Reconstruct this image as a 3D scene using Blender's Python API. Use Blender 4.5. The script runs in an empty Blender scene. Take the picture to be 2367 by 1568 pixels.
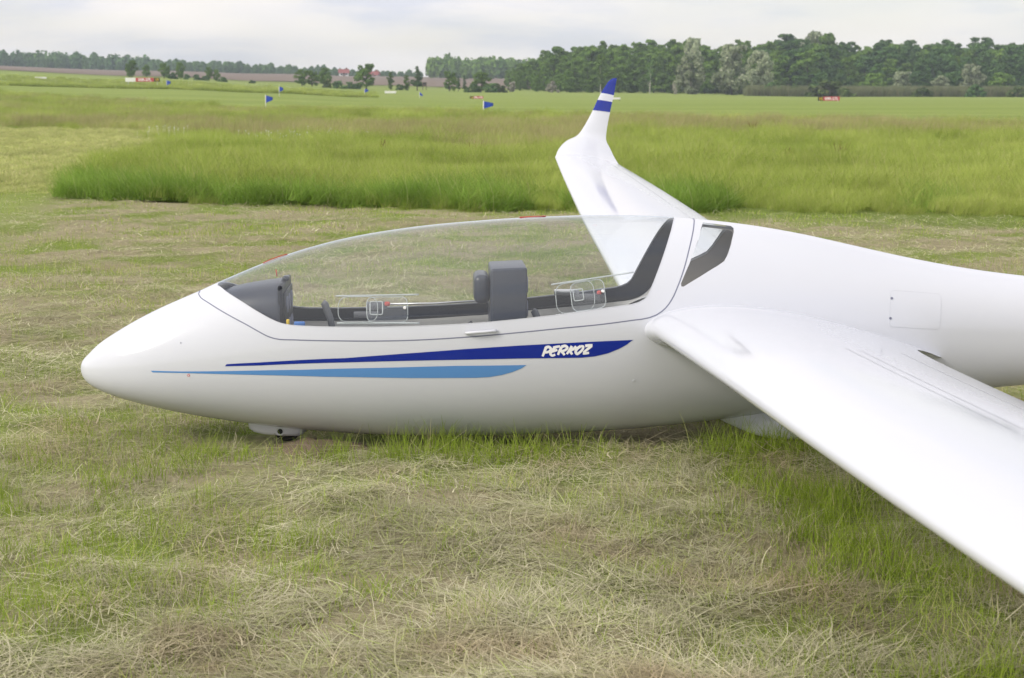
import bpy, bmesh, math, random
import numpy as np
from mathutils import Vector, Matrix
from mathutils.geometry import delaunay_2d_cdt

R = math.radians
scn = bpy.context.scene
COL = scn.collection
random.seed(7)
rng = np.random.default_rng(11)

# ------------------------------------------------------------------ camera
CAM_Y, CAM_Z = -7.35, 1.60
cam_d = bpy.data.cameras.new('camera')
cam = bpy.data.objects.new('camera', cam_d)
COL.objects.link(cam)
cam.location = (0, CAM_Y, CAM_Z)
cam.rotation_euler = (R(90 - 8.8485), 0, 0)
cam_d.sensor_width = 23.6
cam_d.lens = 3700 / 2367 * 23.6
cam_d.clip_start = 0.05
cam_d.clip_end = 6000
cam_d.dof.use_dof = True
cam_d.dof.focus_distance = 7.2
cam_d.dof.aperture_fstop = 5.0
scn.camera = cam

# ------------------------------------------------------------------ sky and sun
SUN_EL, SUN_AZ = 33.0, -121.0          # azimuth clockwise from +Y: off to the left, a little behind the viewpoint
wd = bpy.data.worlds.new('World')
scn.world = wd
wd.use_nodes = True
nt = wd.node_tree
nt.nodes.clear()
def N(tree, kind, **kw):
    n = tree.nodes.new(kind)
    for k, v in kw.items():
        setattr(n, k, v)
    return n
def mathn(tree, op, a, b=None, c=None, clamp=False):
    n = N(tree, 'ShaderNodeMath', operation=op, use_clamp=clamp)
    for i, v in enumerate((a, b, c)):
        if v is None:
            continue
        if isinstance(v, (int, float)):
            n.inputs[i].default_value = v
        else:
            tree.links.new(v, n.inputs[i])
    return n.outputs[0]
def mixc(tree, fac, a, b, mode='MIX'):
    n = N(tree, 'ShaderNodeMix', data_type='RGBA', blend_type=mode)
    for sock, v in ((n.inputs[0], fac), (n.inputs[6], a), (n.inputs[7], b)):
        if isinstance(v, (int, float)):
            sock.default_value = v
        elif isinstance(v, tuple):
            sock.default_value = (*v, 1) if len(v) == 3 else v
        else:
            tree.links.new(v, sock)
    return n.outputs[2]
def ramp(tree, fac, stops):
    n = N(tree, 'ShaderNodeValToRGB')
    e = n.color_ramp.elements
    while len(e) < len(stops):
        e.new(0.5)
    for el, (p, c) in zip(e, stops):
        el.position = p
        el.color = (*c, 1) if len(c) == 3 else c
    tree.links.new(fac, n.inputs[0])
    return n.outputs[0]
def noise(tree, vec, scale, detail=4, rough=0.55, dist=0.0):
    n = N(tree, 'ShaderNodeTexNoise')
    n.inputs['Scale'].default_value = scale
    n.inputs['Detail'].default_value = detail
    n.inputs['Roughness'].default_value = rough
    n.inputs['Distortion'].default_value = dist
    if vec is not None:
        tree.links.new(vec, n.inputs['Vector'])
    return n.outputs[0]

sky = N(nt, 'ShaderNodeTexSky', sky_type='NISHITA', sun_disc=False)
sky.sun_elevation = R(SUN_EL)
sky.sun_rotation = R(SUN_AZ)
tc = N(nt, 'ShaderNodeTexCoord')
sep = N(nt, 'ShaderNodeSeparateXYZ')
nt.links.new(tc.outputs['Generated'], sep.inputs[0])
zz = mathn(nt, 'ADD', mathn(nt, 'MAXIMUM', sep.outputs[2], 0.0), 0.17)
cmb = N(nt, 'ShaderNodeCombineXYZ')
nt.links.new(mathn(nt, 'DIVIDE', sep.outputs[0], zz), cmb.inputs[0])
nt.links.new(mathn(nt, 'DIVIDE', sep.outputs[1], zz), cmb.inputs[1])
n1 = noise(nt, cmb.outputs[0], 1.55, 6, 0.52, 0.15)
n2 = noise(nt, cmb.outputs[0], 0.45, 3, 0.55, 0.2)
shade = ramp(nt, n1, [(0.38, (1.04, 0.98, 0.93)), (0.50, (0.98, 0.935, 0.93)), (0.63, (0.79, 0.795, 0.89))])
cover = ramp(nt, n2, [(0.30, (0.45, 0.45, 0.45)), (0.58, (0.97, 0.97, 0.97))])
cl10 = mixc(nt, 1.0, shade, (10.2, 10.2, 10.2), 'MULTIPLY')
# an overcast sky is brighter overhead than at the horizon
ovc = mathn(nt, 'MULTIPLY_ADD', mathn(nt, 'MAXIMUM', sep.outputs[2], 0.0), 0.48, 0.82)
cmo = N(nt, 'ShaderNodeCombineXYZ')
for k in range(3): nt.links.new(ovc, cmo.inputs[k])
cl10 = mixc(nt, 1.0, cl10, cmo.outputs[0], 'MULTIPLY')
skyc = mixc(nt, cover, sky.outputs[0], cl10)
bg = N(nt, 'ShaderNodeBackground')
bg.inputs['Strength'].default_value = 0.1
nt.links.new(skyc, bg.inputs['Color'])
wo = N(nt, 'ShaderNodeOutputWorld')
nt.links.new(bg.outputs[0], wo.inputs[0])

sun_d = bpy.data.lights.new('sun', 'SUN')
sun_d.energy = 2.2
sun_d.angle = R(18)
sun_d.color = (1.0, 0.94, 0.84)
sun = bpy.data.objects.new('sun', sun_d)
COL.objects.link(sun)
_az, _el = R(SUN_AZ), R(SUN_EL)
sun_dir = Vector((math.sin(_az) * math.cos(_el), math.cos(_az) * math.cos(_el), math.sin(_el)))
sun.rotation_euler = sun_dir.to_track_quat('Z', 'Y').to_euler()
sun.location = sun_dir * 50

scn.view_settings.view_transform = 'Standard'
scn.view_settings.look = 'None'
scn.view_settings.exposure = 0.34
scn.view_settings.gamma = 1.0
scn.view_settings.use_curve_mapping = False
scn.render.engine = 'CYCLES'
scn.cycles.use_denoising = True
scn.cycles.max_bounces = 5
scn.cycles.diffuse_bounces = 3
scn.cycles.use_adaptive_sampling = True
scn.cycles.adaptive_threshold = 0.02
scn.cycles.transparent_max_bounces = 16
scn.cycles.caustics_reflective = False
scn.cycles.caustics_refractive = False

# ------------------------------------------------------------------ helpers
def tag(o, label=None, cat=None, group=None, kind=None):
    if label: o['label'] = label
    if cat: o['category'] = cat
    if group: o['group'] = group
    if kind: o['kind'] = kind
    return o
def empty(name, loc=(0, 0, 0), rz=0.0):
    o = bpy.data.objects.new(name, None)
    o.empty_display_size = 0.2
    o.location = loc
    o.rotation_euler = (0, 0, rz)
    COL.objects.link(o)
    return o
def mesh_obj(name, v, f, mat, parent=None, smooth=False, cols=None, normals=None):
    me = bpy.data.meshes.new(name)
    v = np.asarray(v, float)
    me.from_pydata(v.tolist(), [], [tuple(int(i) for i in q) for q in f])
    if cols is not None:
        a = me.color_attributes.new('col', 'FLOAT_COLOR', 'POINT')
        c = np.ones((len(v), 4)); c[:, :3] = cols
        a.data.foreach_set('color', c.ravel())
    if smooth:
        me.polygons.foreach_set('use_smooth', [True] * len(me.polygons))
    if normals is not None:
        me.normals_split_custom_set_from_vertices([tuple(n) for n in normals])
    if mat: me.materials.append(mat)
    me.update()
    o = bpy.data.objects.new(name, me)
    if parent is not None: o.parent = parent
    COL.objects.link(o)
    return o
def bm_obj(name, bm, mat, parent=None, smooth=True):
    me = bpy.data.meshes.new(name)
    bm.normal_update(); bm.to_mesh(me); bm.free()
    if smooth: me.polygons.foreach_set('use_smooth', [True] * len(me.polygons))
    if mat: me.materials.append(mat)
    o = bpy.data.objects.new(name, me)
    if parent is not None: o.parent = parent
    COL.objects.link(o)
    return o
def box_bm(lo, hi, bevel=0.0, seg=2):
    bm = bmesh.new()
    bmesh.ops.create_cube(bm, size=1)
    lo, hi = Vector(lo), Vector(hi)
    for v in bm.verts:
        v.co = Vector([(lo[i] + hi[i]) / 2 + v.co[i] * (hi[i] - lo[i]) for i in range(3)])
    if bevel:
        bmesh.ops.bevel(bm, geom=bm.edges[:], offset=bevel, segments=seg, affect='EDGES', profile=0.5)
    return bm
def tube(pts, r, seg=8, cap=True):
    """points -> verts, faces of a tube (radius may be a list)"""
    pts = [Vector(p) for p in pts]
    V, F = [], []
    n = len(pts)
    up = Vector((0.13, 0.21, 0.97))
    for i, p in enumerate(pts):
        t = (pts[min(i + 1, n - 1)] - pts[max(i - 1, 0)]).normalized()
        a = t.cross(up)
        if a.length < 1e-3: a = t.cross(Vector((1, 0, 0)))
        a.normalize(); b = t.cross(a)
        rr = r[i] if isinstance(r, (list, tuple)) else r
        for k in range(seg):
            w = 2 * math.pi * k / seg
            V.append(p + a * math.cos(w) * rr + b * math.sin(w) * rr)
    for i in range(n - 1):
        for k in range(seg):
            k2 = (k + 1) % seg
            F.append((i * seg + k, i * seg + k2, (i + 1) * seg + k2, (i + 1) * seg + k))
    if cap:
        F.append(tuple(range(seg))[::-1]); F.append(tuple((n - 1) * seg + k for k in range(seg)))
    return V, F
def join(parts):
    V, F = [], []
    for v, f in parts:
        o = len(V); V += [tuple(q) for q in v]; F += [tuple(i + o for i in q) for q in f]
    return V, F
def catmull(L, root=False):
    xs = np.array([math.sqrt(a) if root else a for a, _ in L], float); ys = np.array([b for _, b in L], float)
    h = np.diff(xs); d = np.diff(ys) / h; m = np.zeros_like(ys)
    m[1:-1] = (d[:-1] * h[1:] + d[1:] * h[:-1]) / (h[1:] + h[:-1]); m[0] = d[0]; m[-1] = d[-1]
    def f(x):
        x = np.clip(x, xs[0], xs[-1]); i = np.clip(np.searchsorted(xs, x) - 1, 0, len(xs) - 2)
        t = (x - xs[i]) / h[i]
        return ((1 + 2*t)*(1-t)**2*ys[i] + t*(1-t)**2*h[i]*m[i] + t*t*(3-2*t)*ys[i+1] + t*t*(t-1)*h[i]*m[i+1])
    return f
def in_poly(px, py, poly):
    px = np.asarray(px, float); py = np.asarray(py, float)
    c = np.zeros(px.shape, bool); n = len(poly)
    for i in range(n):
        x1, y1 = poly[i]; x2, y2 = poly[(i + 1) % n]
        if y1 == y2: continue
        k = ((y1 > py) != (y2 > py)) & (px < (x2 - x1) * (py - y1) / (y2 - y1) + x1)
        c ^= k
    return c
class VN:                                # smooth value noise for layout
    def __init__(s, seed): s.t = np.random.default_rng(seed).random((256, 256))
    def __call__(s, x, y):
        xi = np.floor(x).astype(int); yi = np.floor(y).astype(int); fx = x - xi; fy = y - yi
        fx = fx*fx*(3-2*fx); fy = fy*fy*(3-2*fy); g = lambda a, b: s.t[a % 256, b % 256]
        return (g(xi, yi)*(1-fx)+g(xi+1, yi)*fx)*(1-fy)+(g(xi, yi+1)*(1-fx)+g(xi+1, yi+1)*fx)*fy
vn1, vn2, vn3 = VN(1), VN(2), VN(3)
def fbm(f, x, y): return (f(x, y) + 0.5 * f(2*x+7, 2*y+3) + 0.25 * f(4*x+1, 4*y+9)) / 1.75

# ------------------------------------------------------------------ materials
def new_mat(name):
    m = bpy.data.materials.new(name); m.use_nodes = True
    t = m.node_tree; b = t.nodes['Principled BSDF']
    return m, t, b
def plain(name, col, rough=0.5, metal=0.0, spec=0.5, vary=0.06, scale=30.0, coat=0.0):
    m, t, b = new_mat(name)
    tcn = N(t, 'ShaderNodeTexCoord')
    nz = noise(t, tcn.outputs['Object'], scale, 4)
    c = mixc(t, nz, tuple(x * (1 - vary) for x in col), tuple(min(1, x * (1 + vary)) for x in col))
    t.links.new(c, b.inputs['Base Color'])
    b.inputs['Roughness'].default_value = rough
    b.inputs['Metallic'].default_value = metal
    b.inputs['Specular IOR Level'].default_value = spec
    b.inputs['Coat Weight'].default_value = coat
    b.inputs['Coat Roughness'].default_value = 0.03
    return m
def gelcoat(name, col):
    m, t, b = new_mat(name)
    tcn = N(t, 'ShaderNodeTexCoord')
    nz = noise(t, tcn.outputs['Object'], 2.2, 5)
    dust = noise(t, tcn.outputs['Object'], 55, 3)
    c = mixc(t, nz, tuple(x * 0.985 for x in col), col)
    t.links.new(c, b.inputs['Base Color'])
    t.links.new(mathn(t, 'MULTIPLY_ADD', dust, 0.10, 0.05), b.inputs['Roughness'])
    b.inputs['IOR'].default_value = 1.5
    bp = N(t, 'ShaderNodeBump'); bp.inputs['Strength'].default_value = 0.012; bp.inputs['Distance'].default_value = 0.02
    t.links.new(noise(t, tcn.outputs['Object'], 4.0, 2), bp.inputs['Height'])
    t.links.new(bp.outputs[0], b.inputs['Normal'])
    return m
M = {}
M['white'] = gelcoat('white_gelcoat', (0.575, 0.592, 0.645))
M['blue'] = gelcoat('dark_blue_film', (0.006, 0.022, 0.25))
M['lblue'] = gelcoat('light_blue_film', (0.095, 0.25, 0.54))
M['letter'] = plain('white_lettering', (0.78, 0.78, 0.80), 0.35)
M['black'] = plain('black_lining', (0.009, 0.011, 0.018), 0.45, spec=0.25)
M['darkgrey'] = plain('dark_grey_cover', (0.028, 0.033, 0.052), 0.33)
M['tub'] = plain('light_grey_cockpit', (0.56, 0.55, 0.53), 0.6)
M['aft'] = plain('aft_lining', (0.20, 0.185, 0.17), 0.5)
M['seam'] = plain('grey_seam', (0.16, 0.17, 0.24), 0.6)
M['faint'] = plain('faint_joint', (0.515, 0.53, 0.58), 0.25)
M['joint'] = plain('wing_joint', (0.545, 0.56, 0.61), 0.2)
M['rubber'] = plain('tyre_rubber', (0.02, 0.02, 0.02), 0.8)
M['metal'] = plain('brushed_metal', (0.6, 0.6, 0.6), 0.35, 1.0)
M['red'] = plain('red_yarn', (0.55, 0.05, 0.03), 0.8)
M['signred'] = plain('sign_red', (0.42, 0.045, 0.055), 0.6)
M['yellow'] = plain('yellow_paint', (0.75, 0.52, 0.03), 0.5)
M['bluep'] = plain('blue_plastic', (0.05, 0.17, 0.5), 0.5)
M['flag'] = plain('flag_cloth', (0.012, 0.05, 0.36), 0.85)
M['wpaint'] = plain('white_paint', (0.72, 0.72, 0.70), 0.6)
M['grip'] = plain('grey_grip', (0.12, 0.125, 0.14), 0.6)
M['seat'] = plain('seat_fabric', (0.05, 0.05, 0.055), 0.9)
M['bark'] = plain('bark', (0.07, 0.055, 0.04), 0.9, vary=0.3, scale=6)
M['birch'] = plain('pale_bark', (0.45, 0.43, 0.38), 0.8, vary=0.2, scale=3)
M['soil'] = plain('bare_soil', (0.15, 0.112, 0.078), 0.95, vary=0.35, scale=22)
M['roof'] = plain('red_roof_tiles', (0.22, 0.055, 0.045), 0.8, vary=0.15, scale=2)
M['wood'] = plain('weathered_wood', (0.10, 0.075, 0.055), 0.85, vary=0.2, scale=3)

def glass_mat(name, tint, boost):
    m = bpy.data.materials.new(name); m.use_nodes = True
    t = m.node_tree; t.nodes.clear()
    tr = N(t, 'ShaderNodeBsdfTransparent'); tr.inputs[0].default_value = (*tint, 1)
    gl = N(t, 'ShaderNodeBsdfGlossy'); gl.inputs['Roughness'].default_value = 0.02; gl.inputs[0].default_value = (0.9, 0.95, 1, 1)
    lw = N(t, 'ShaderNodeLayerWeight'); lw.inputs['Blend'].default_value = 0.5
    sch = mathn(t, 'MULTIPLY_ADD', mathn(t, 'POWER', lw.outputs['Facing'], 5.0), 0.96, 0.038)   # same from both sides of the sheet
    tcn = N(t, 'ShaderNodeTexCoord')
    smear = noise(t, tcn.outputs['Object'], 9, 4)
    f = mathn(t, 'MULTIPLY', sch, mathn(t, 'MULTIPLY_ADD', smear, 0.25, boost), clamp=True)
    mx = N(t, 'ShaderNodeMixShader'); t.links.new(f, mx.inputs[0]); t.links.new(tr.outputs[0], mx.inputs[1]); t.links.new(gl.outputs[0], mx.inputs[2])
    # a little dust on the acrylic
    df = N(t, 'ShaderNodeBsdfDiffuse'); df.inputs[0].default_value = (0.7, 0.7, 0.7, 1)
    m2 = N(t, 'ShaderNodeMixShader'); m2.inputs[0].default_value = 0.012
    t.links.new(mx.outputs[0], m2.inputs[1]); t.links.new(df.outputs[0], m2.inputs[2])
    o = N(t, 'ShaderNodeOutputMaterial'); t.links.new(m2.outputs[0], o.inputs[0])
    return m
M['glass'] = glass_mat('canopy_acrylic', (0.95, 0.965, 0.965), 1.5)
M['clear'] = glass_mat('clear_panel', (0.90, 0.91, 0.92), 1.8)
m, t, b = new_mat('acrylic_edge')
b.inputs['Base Color'].default_value = (0.62, 0.66, 0.68, 1); b.inputs['Roughness'].default_value = 0.15
b.inputs['Transmission Weight'].default_value = 0.0; b.inputs['Alpha'].default_value = 0.62
nzz = noise(t, N(t, 'ShaderNodeTexCoord').outputs['Object'], 40, 3)
t.links.new(mixc(t, nzz, (0.55, 0.6, 0.62), (0.7, 0.74, 0.76)), b.inputs['Base Color'])
M['edge'] = m

def leaf_mat(name, dark, light, warm, trans=0.3, patch=0.6, rough=0.55, pscale=0.5, brown=None):
    """blade or leaf: per-blade colour attribute, patch noise by place, per-instance jitter"""
    m = bpy.data.materials.new(name); m.use_nodes = True
    t = m.node_tree; t.nodes.clear()
    at = N(t, 'ShaderNodeAttribute', attribute_name='col')
    sp = N(t, 'ShaderNodeSeparateColor'); t.links.new(at.outputs['Color'], sp.inputs[0])
    geo = N(t, 'ShaderNodeNewGeometry'); oi = N(t, 'ShaderNodeObjectInfo')
    pz = noise(t, geo.outputs['Position'], pscale, 4, 0.6)
    pm = mathn(t, 'MULTIPLY_ADD', mathn(t, 'SUBTRACT', pz, 0.5), patch * 3.2, 0.5)
    f = mathn(t, 'ADD', mathn(t, 'MULTIPLY', sp.outputs[0], 0.75), mathn(t, 'MULTIPLY', mathn(t, 'SUBTRACT', pm, 0.4), 0.5), clamp=True)
    c = mixc(t, f, dark, light)
    c = mixc(t, sp.outputs[1], c, warm)
    if brown:
        bz = ramp(t, noise(t, geo.outputs['Position'], 1.15, 5, 0.6), [(0.50, (0, 0, 0)), (0.64, (0.75, 0.75, 0.75))])
        c = mixc(t, bz, c, mixc(t, sp.outputs[0], tuple(v * .5 for v in brown), brown))
    j = mathn(t, 'MULTIPLY_ADD', oi.outputs['Random'], 0.4, 0.8)
    hs = N(t, 'ShaderNodeHueSaturation'); t.links.new(j, hs.inputs['Value']); t.links.new(c, hs.inputs['Color'])
    df = N(t, 'ShaderNodeBsdfDiffuse')
    tl = N(t, 'ShaderNodeBsdfTranslucent')
    t.links.new(hs.outputs[0], df.inputs[0]); t.links.new(hs.outputs[0], tl.inputs[0])
    mx = N(t, 'ShaderNodeMixShader'); mx.inputs[0].default_value = trans
    t.links.new(df.outputs[0], mx.inputs[1]); t.links.new(tl.outputs[0], mx.inputs[2])
    o = N(t, 'ShaderNodeOutputMaterial'); t.links.new(mx.outputs[0], o.inputs[0])
    return m
M['hay'] = leaf_mat('dry_hay', (0.33, 0.31, 0.20), (0.90, 0.85, 0.61), (0.50, 0.56, 0.22), 0.25, 0.9, 0.65, 0.7, (0.60, 0.48, 0.32))
M['short'] = leaf_mat('short_grass_blades', (0.19, 0.285, 0.035), (0.42, 0.53, 0.085), (0.62, 0.55, 0.29), 0.3, 0.6, 0.5, 0.5)
M['mid'] = leaf_mat('uncut_grass_blades', (0.20, 0.30, 0.03), (0.47, 0.60, 0.09), (0.52, 0.47, 0.26), 0.35, 0.6, 0.5, 0.8)
M['tall'] = leaf_mat('tall_grass_blades', (0.20, 0.285, 0.04), (0.53, 0.59, 0.165), (0.52, 0.46, 0.26), 0.38, 0.9, 0.5, 0.22)
M['cut'] = leaf_mat('close_cut_grass', (0.33, 0.38, 0.12), (0.54, 0.56, 0.22), (0.62, 0.56, 0.32), 0.3, 0.5, 0.5, 0.3)
M['lush'] = leaf_mat('lush_grass_blades', (0.14, 0.25, 0.035), (0.33, 0.46, 0.10), (0.42, 0.42, 0.2), 0.3, 0.7, 0.5, 0.5)
M['seedh'] = leaf_mat('seeding_grass', (0.28, 0.255, 0.12), (0.52, 0.46, 0.24), (0.28, 0.36, 0.09), 0.35, 0.7, 0.5, 0.2)
M['dock'] = leaf_mat('dock_seed', (0.09, 0.04, 0.02), (0.20, 0.09, 0.045), (0.12, 0.12, 0.04), 0.2)
M['alder'] = leaf_mat('alder_leaves', (0.08, 0.155, 0.032), (0.20, 0.31, 0.065), (0.2, 0.26, 0.08), 0.25, 0.5, 0.5, 0.06)
M['dark'] = leaf_mat('dark_leaves', (0.055, 0.12, 0.042), (0.14, 0.235, 0.07), (0.14, 0.19, 0.07), 0.22, 0.5, 0.5, 0.06)
M['willow'] = leaf_mat('silver_willow_leaves', (0.17, 0.22, 0.115), (0.42, 0.47, 0.30), (0.48, 0.50, 0.36), 0.25, 0.5, 0.5, 0.1)
M['olive'] = leaf_mat('olive_shrub_leaves', (0.06, 0.10, 0.03), (0.15, 0.20, 0.06), (0.22, 0.22, 0.10), 0.25, 0.5, 0.5, 0.1)
M['reed'] = leaf_mat('reeds', (0.10, 0.13, 0.06), (0.22, 0.24, 0.12), (0.30, 0.25, 0.17), 0.25, 0.6, 0.6, 0.1)
M['blossom'] = leaf_mat('blossom', (0.26, 0.26, 0.19), (0.46, 0.44, 0.38), (0.5, 0.45, 0.42), 0.2)

# ------------------------------------------------------------------ terrain
# height of the land by distance from the viewpoint and by bearing ratio x/d
HD = np.array([0, 60, 130, 200, 260, 330, 450, 650, 900, 1300, 2600, 5000.])
HU = np.array([-.36, -.22, -.15, -.09, -.02, .05, .2, .36])
HT = np.array([
    [0]*8, [0]*8, [.3, .15, 0, 0, 0, 0, 0, 0], [1.6, 1.15, .8, .35, .05, 0, 0, 0],
    [2.9, 2.1, 1.35, .6, .2, 0, 0, 0], [4.9, 3.4, 2.2, 1.1, .6, .3, -.05, -.1],
    [7.4, 4.9, 3.4, 2.2, 1.5, .9, -.1, -.2], [11, 8.0, 6.6, 5.4, 4.5, 3.3, .8, .6],
    [15.6, 12.0, 10.4, 9.0, 8.2, 7.6, 5, 5], [13, 10, 8, 7, 6, 6, 5, 5], [10]*8, [10]*8])
def ground_z(x, y):
    x = np.asarray(x, float); y = np.asarray(y, float)
    d = np.maximum(y - CAM_Y, 0.0)
    u = np.clip(x / np.maximum(d, 40.0), HU[0], HU[-1])
    i = np.clip(np.searchsorted(HD, d) - 1, 0, len(HD) - 2); j = np.clip(np.searchsorted(HU, u) - 1, 0, len(HU) - 2)
    a = np.clip((d - HD[i]) / (HD[i+1] - HD[i]), 0, 1); b = np.clip((u - HU[j]) / (HU[j+1] - HU[j]), 0, 1)
    b = b*b*(3-2*b)
    z = (HT[i, j]*(1-b) + HT[i, j+1]*b)*(1-a) + (HT[i+1, j]*(1-b) + HT[i+1, j+1]*b)*a
    k = 0.075 * (fbm(vn1, x*1.1, y*1.1) - 0.5) + 0.05 * (vn2(x*4.1, y*4.1) - 0.5)
    # the wheels and belly rest on level ground
    near = np.exp(-((x - 0.2)**2 / 4.0 + y**2 / 0.35))
    return z - 0.022 + k * (1 - 0.85 * near)
def at(b, d):                            # b: bearing (3744 per unit of x/d), d: metres ahead of the viewpoint
    x = b / 3744 * d; y = CAM_Y + d
    return x, y, float(ground_z(x, y))

def spaced(lo, hi, flo, fhi, step, grow):
    a = list(np.arange(flo, fhi, step)); s = step
    while a[-1] < hi: s *= grow; a.append(a[-1] + s)
    s = step
    while a[0] > lo: s *= grow; a.insert(0, a[0] - s)
    return np.array(a)
gx = spaced(-1500, 1500, -7, 8, 0.12, 1.075); gy = spaced(-250, 1900, -5, 9, 0.12, 1.06)
X, Y = np.meshgrid(gx, gy); Z = ground_z(X, Y)
nx, ny = len(gx), len(gy)
ii = (np.arange(ny - 1)[:, None] * nx + np.arange(nx - 1)[None, :]).ravel()
gv = np.stack([X.ravel(), Y.ravel(), Z.ravel()], 1)
gf = np.stack([ii, ii + 1, ii + nx + 1, ii + nx], 1)

m, t, b = new_mat('airfield_ground')
geo = N(t, 'ShaderNodeNewGeometry'); sp = N(t, 'ShaderNodeSeparateXYZ'); t.links.new(geo.outputs['Position'], sp.inputs[0])
px_, py_ = sp.outputs[0], sp.outputs[1]
big = noise(t, geo.outputs['Position'], 0.05, 5, 0.6); medn = noise(t, geo.outputs['Position'], 0.9, 6, 0.65); fine = noise(t, geo.outputs['Position'], 26, 5, 0.7)
# stretched streaks left by the mower, along the runway direction
mp = N(t, 'ShaderNodeMapping'); mp.inputs['Rotation'].default_value = (0, 0, R(27)); mp.inputs['Scale'].default_value = (0.012, 0.16, 0.1)
t.links.new(geo.outputs['Position'], mp.inputs[0]); streak = noise(t, mp.outputs[0], 1.0, 6, 0.65)
soil = mixc(t, fine, (0.17, 0.15, 0.09), (0.46, 0.41, 0.26))
soil = mixc(t, ramp(t, medn, [(0.45, (0, 0, 0)), (0.6, (1, 1, 1))]), soil, mixc(t, fine, (0.10, 0.145, 0.03), (0.27, 0.33, 0.08)))
sward = mixc(t, fine, (0.09, 0.135, 0.025), (0.22, 0.27, 0.07))
run = mixc(t, ramp(t, streak, [(0.32, (0, 0, 0)), (0.68, (1, 1, 1))]), (0.155, 0.225, 0.042), (0.255, 0.315, 0.082))
run = mixc(t, mathn(t, 'MULTIPLY', big, 0.5), run, (0.215, 0.235, 0.075))
# runway begins beyond the tall grass: d > 115 - 1.93 x
wob = mathn(t, 'MULTIPLY', mathn(t, 'SUBTRACT', medn, 0.5), 16)
edge = mathn(t, 'ADD', mathn(t, 'ADD', mathn(t, 'MULTIPLY', px_, 1.5), py_), mathn(t, 'SUBTRACT', wob, 100 + CAM_Y))
frun = mathn(t, 'MULTIPLY_ADD', edge, 0.06, 0.5, clamp=True)
ftall = mathn(t, 'MULTIPLY_ADD', mathn(t, 'SUBTRACT', mathn(t, 'MULTIPLY_ADD', px_, 0.47, py_), 14.4), 1.5, 0.5, clamp=True)
c = mixc(t, ftall, soil, sward)
c = mixc(t, frun, c, run)
far = mathn(t, 'MULTIPLY_ADD', mathn(t, 'SUBTRACT', py_, 420), 0.01, 0.0, clamp=True)
lp = mathn(t, 'MULTIPLY', mathn(t, 'MULTIPLY_ADD', mathn(t, 'ADD', mathn(t, 'MULTIPLY_ADD', py_, 0.164, px_), 4.1), -1.2, 0.5, clamp=True), mathn(t, 'MULTIPLY_ADD', py_, -0.5, 30.0, clamp=True))
c = mixc(t, lp, c, mixc(t, medn, (0.19, 0.25, 0.06), (0.28, 0.32, 0.10)))
c = mixc(t, far, c, (0.16, 0.19, 0.06))
t.links.new(c, b.inputs['Base Color']); b.inputs['Roughness'].default_value = 0.95; b.inputs['Specular IOR Level'].default_value = 0.05
bp = N(t, 'ShaderNodeBump'); bp.inputs['Strength'].default_value = 0.8; bp.inputs['Distance'].default_value = 0.05
t.links.new(fine, bp.inputs['Height']); t.links.new(bp.outputs[0], b.inputs['Normal'])
M['ground'] = m
tag(mesh_obj('ground', gv, gf, M['ground'], smooth=True), 'gently rising grass airfield ground under the glider and trees', 'ground', kind='structure')

# ploughed field on the rise at the left, as a sheet laid over the land
def land_sheet(name, us, ds, mat, label, cat, lift=0.12):
    U, Dd = np.meshgrid(us, ds)
    x = U * Dd; y = Dd + CAM_Y; z = ground_z(x, y) + lift
    n, k = len(us), len(ds)
    i = (np.arange(k - 1)[:, None] * n + np.arange(n - 1)[None, :]).ravel()
    o = mesh_obj(name, np.stack([x.ravel(), y.ravel(), z.ravel()], 1), np.stack([i, i + 1, i + n + 1, i + n], 1), mat, smooth=True)
    return tag(o, label, cat, kind='structure')
m, t, b = new_mat('ploughed_soil')
geo = N(t, 'ShaderNodeNewGeometry'); mp = N(t, 'ShaderNodeMapping'); mp.inputs['Scale'].default_value = (0.004, 0.05, 0.1); t.links.new(geo.outputs['Position'], mp.inputs[0])
t.links.new(ramp(t, noise(t, mp.outputs[0], 1.0, 6, 0.6), [(0.3, (0.105, 0.072, 0.05)), (0.55, (0.15, 0.105, 0.072)), (0.75, (0.15, 0.125, 0.07))]), b.inputs['Base Color'])
b.inputs['Roughness'].default_value = 0.95
M['plough'] = m
land_sheet('ploughed_field', np.linspace(-.42, .025, 60), np.linspace(500, 905, 40), M['plough'], 'brown ploughed field on the rise beyond the hedge trees', 'field')

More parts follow.
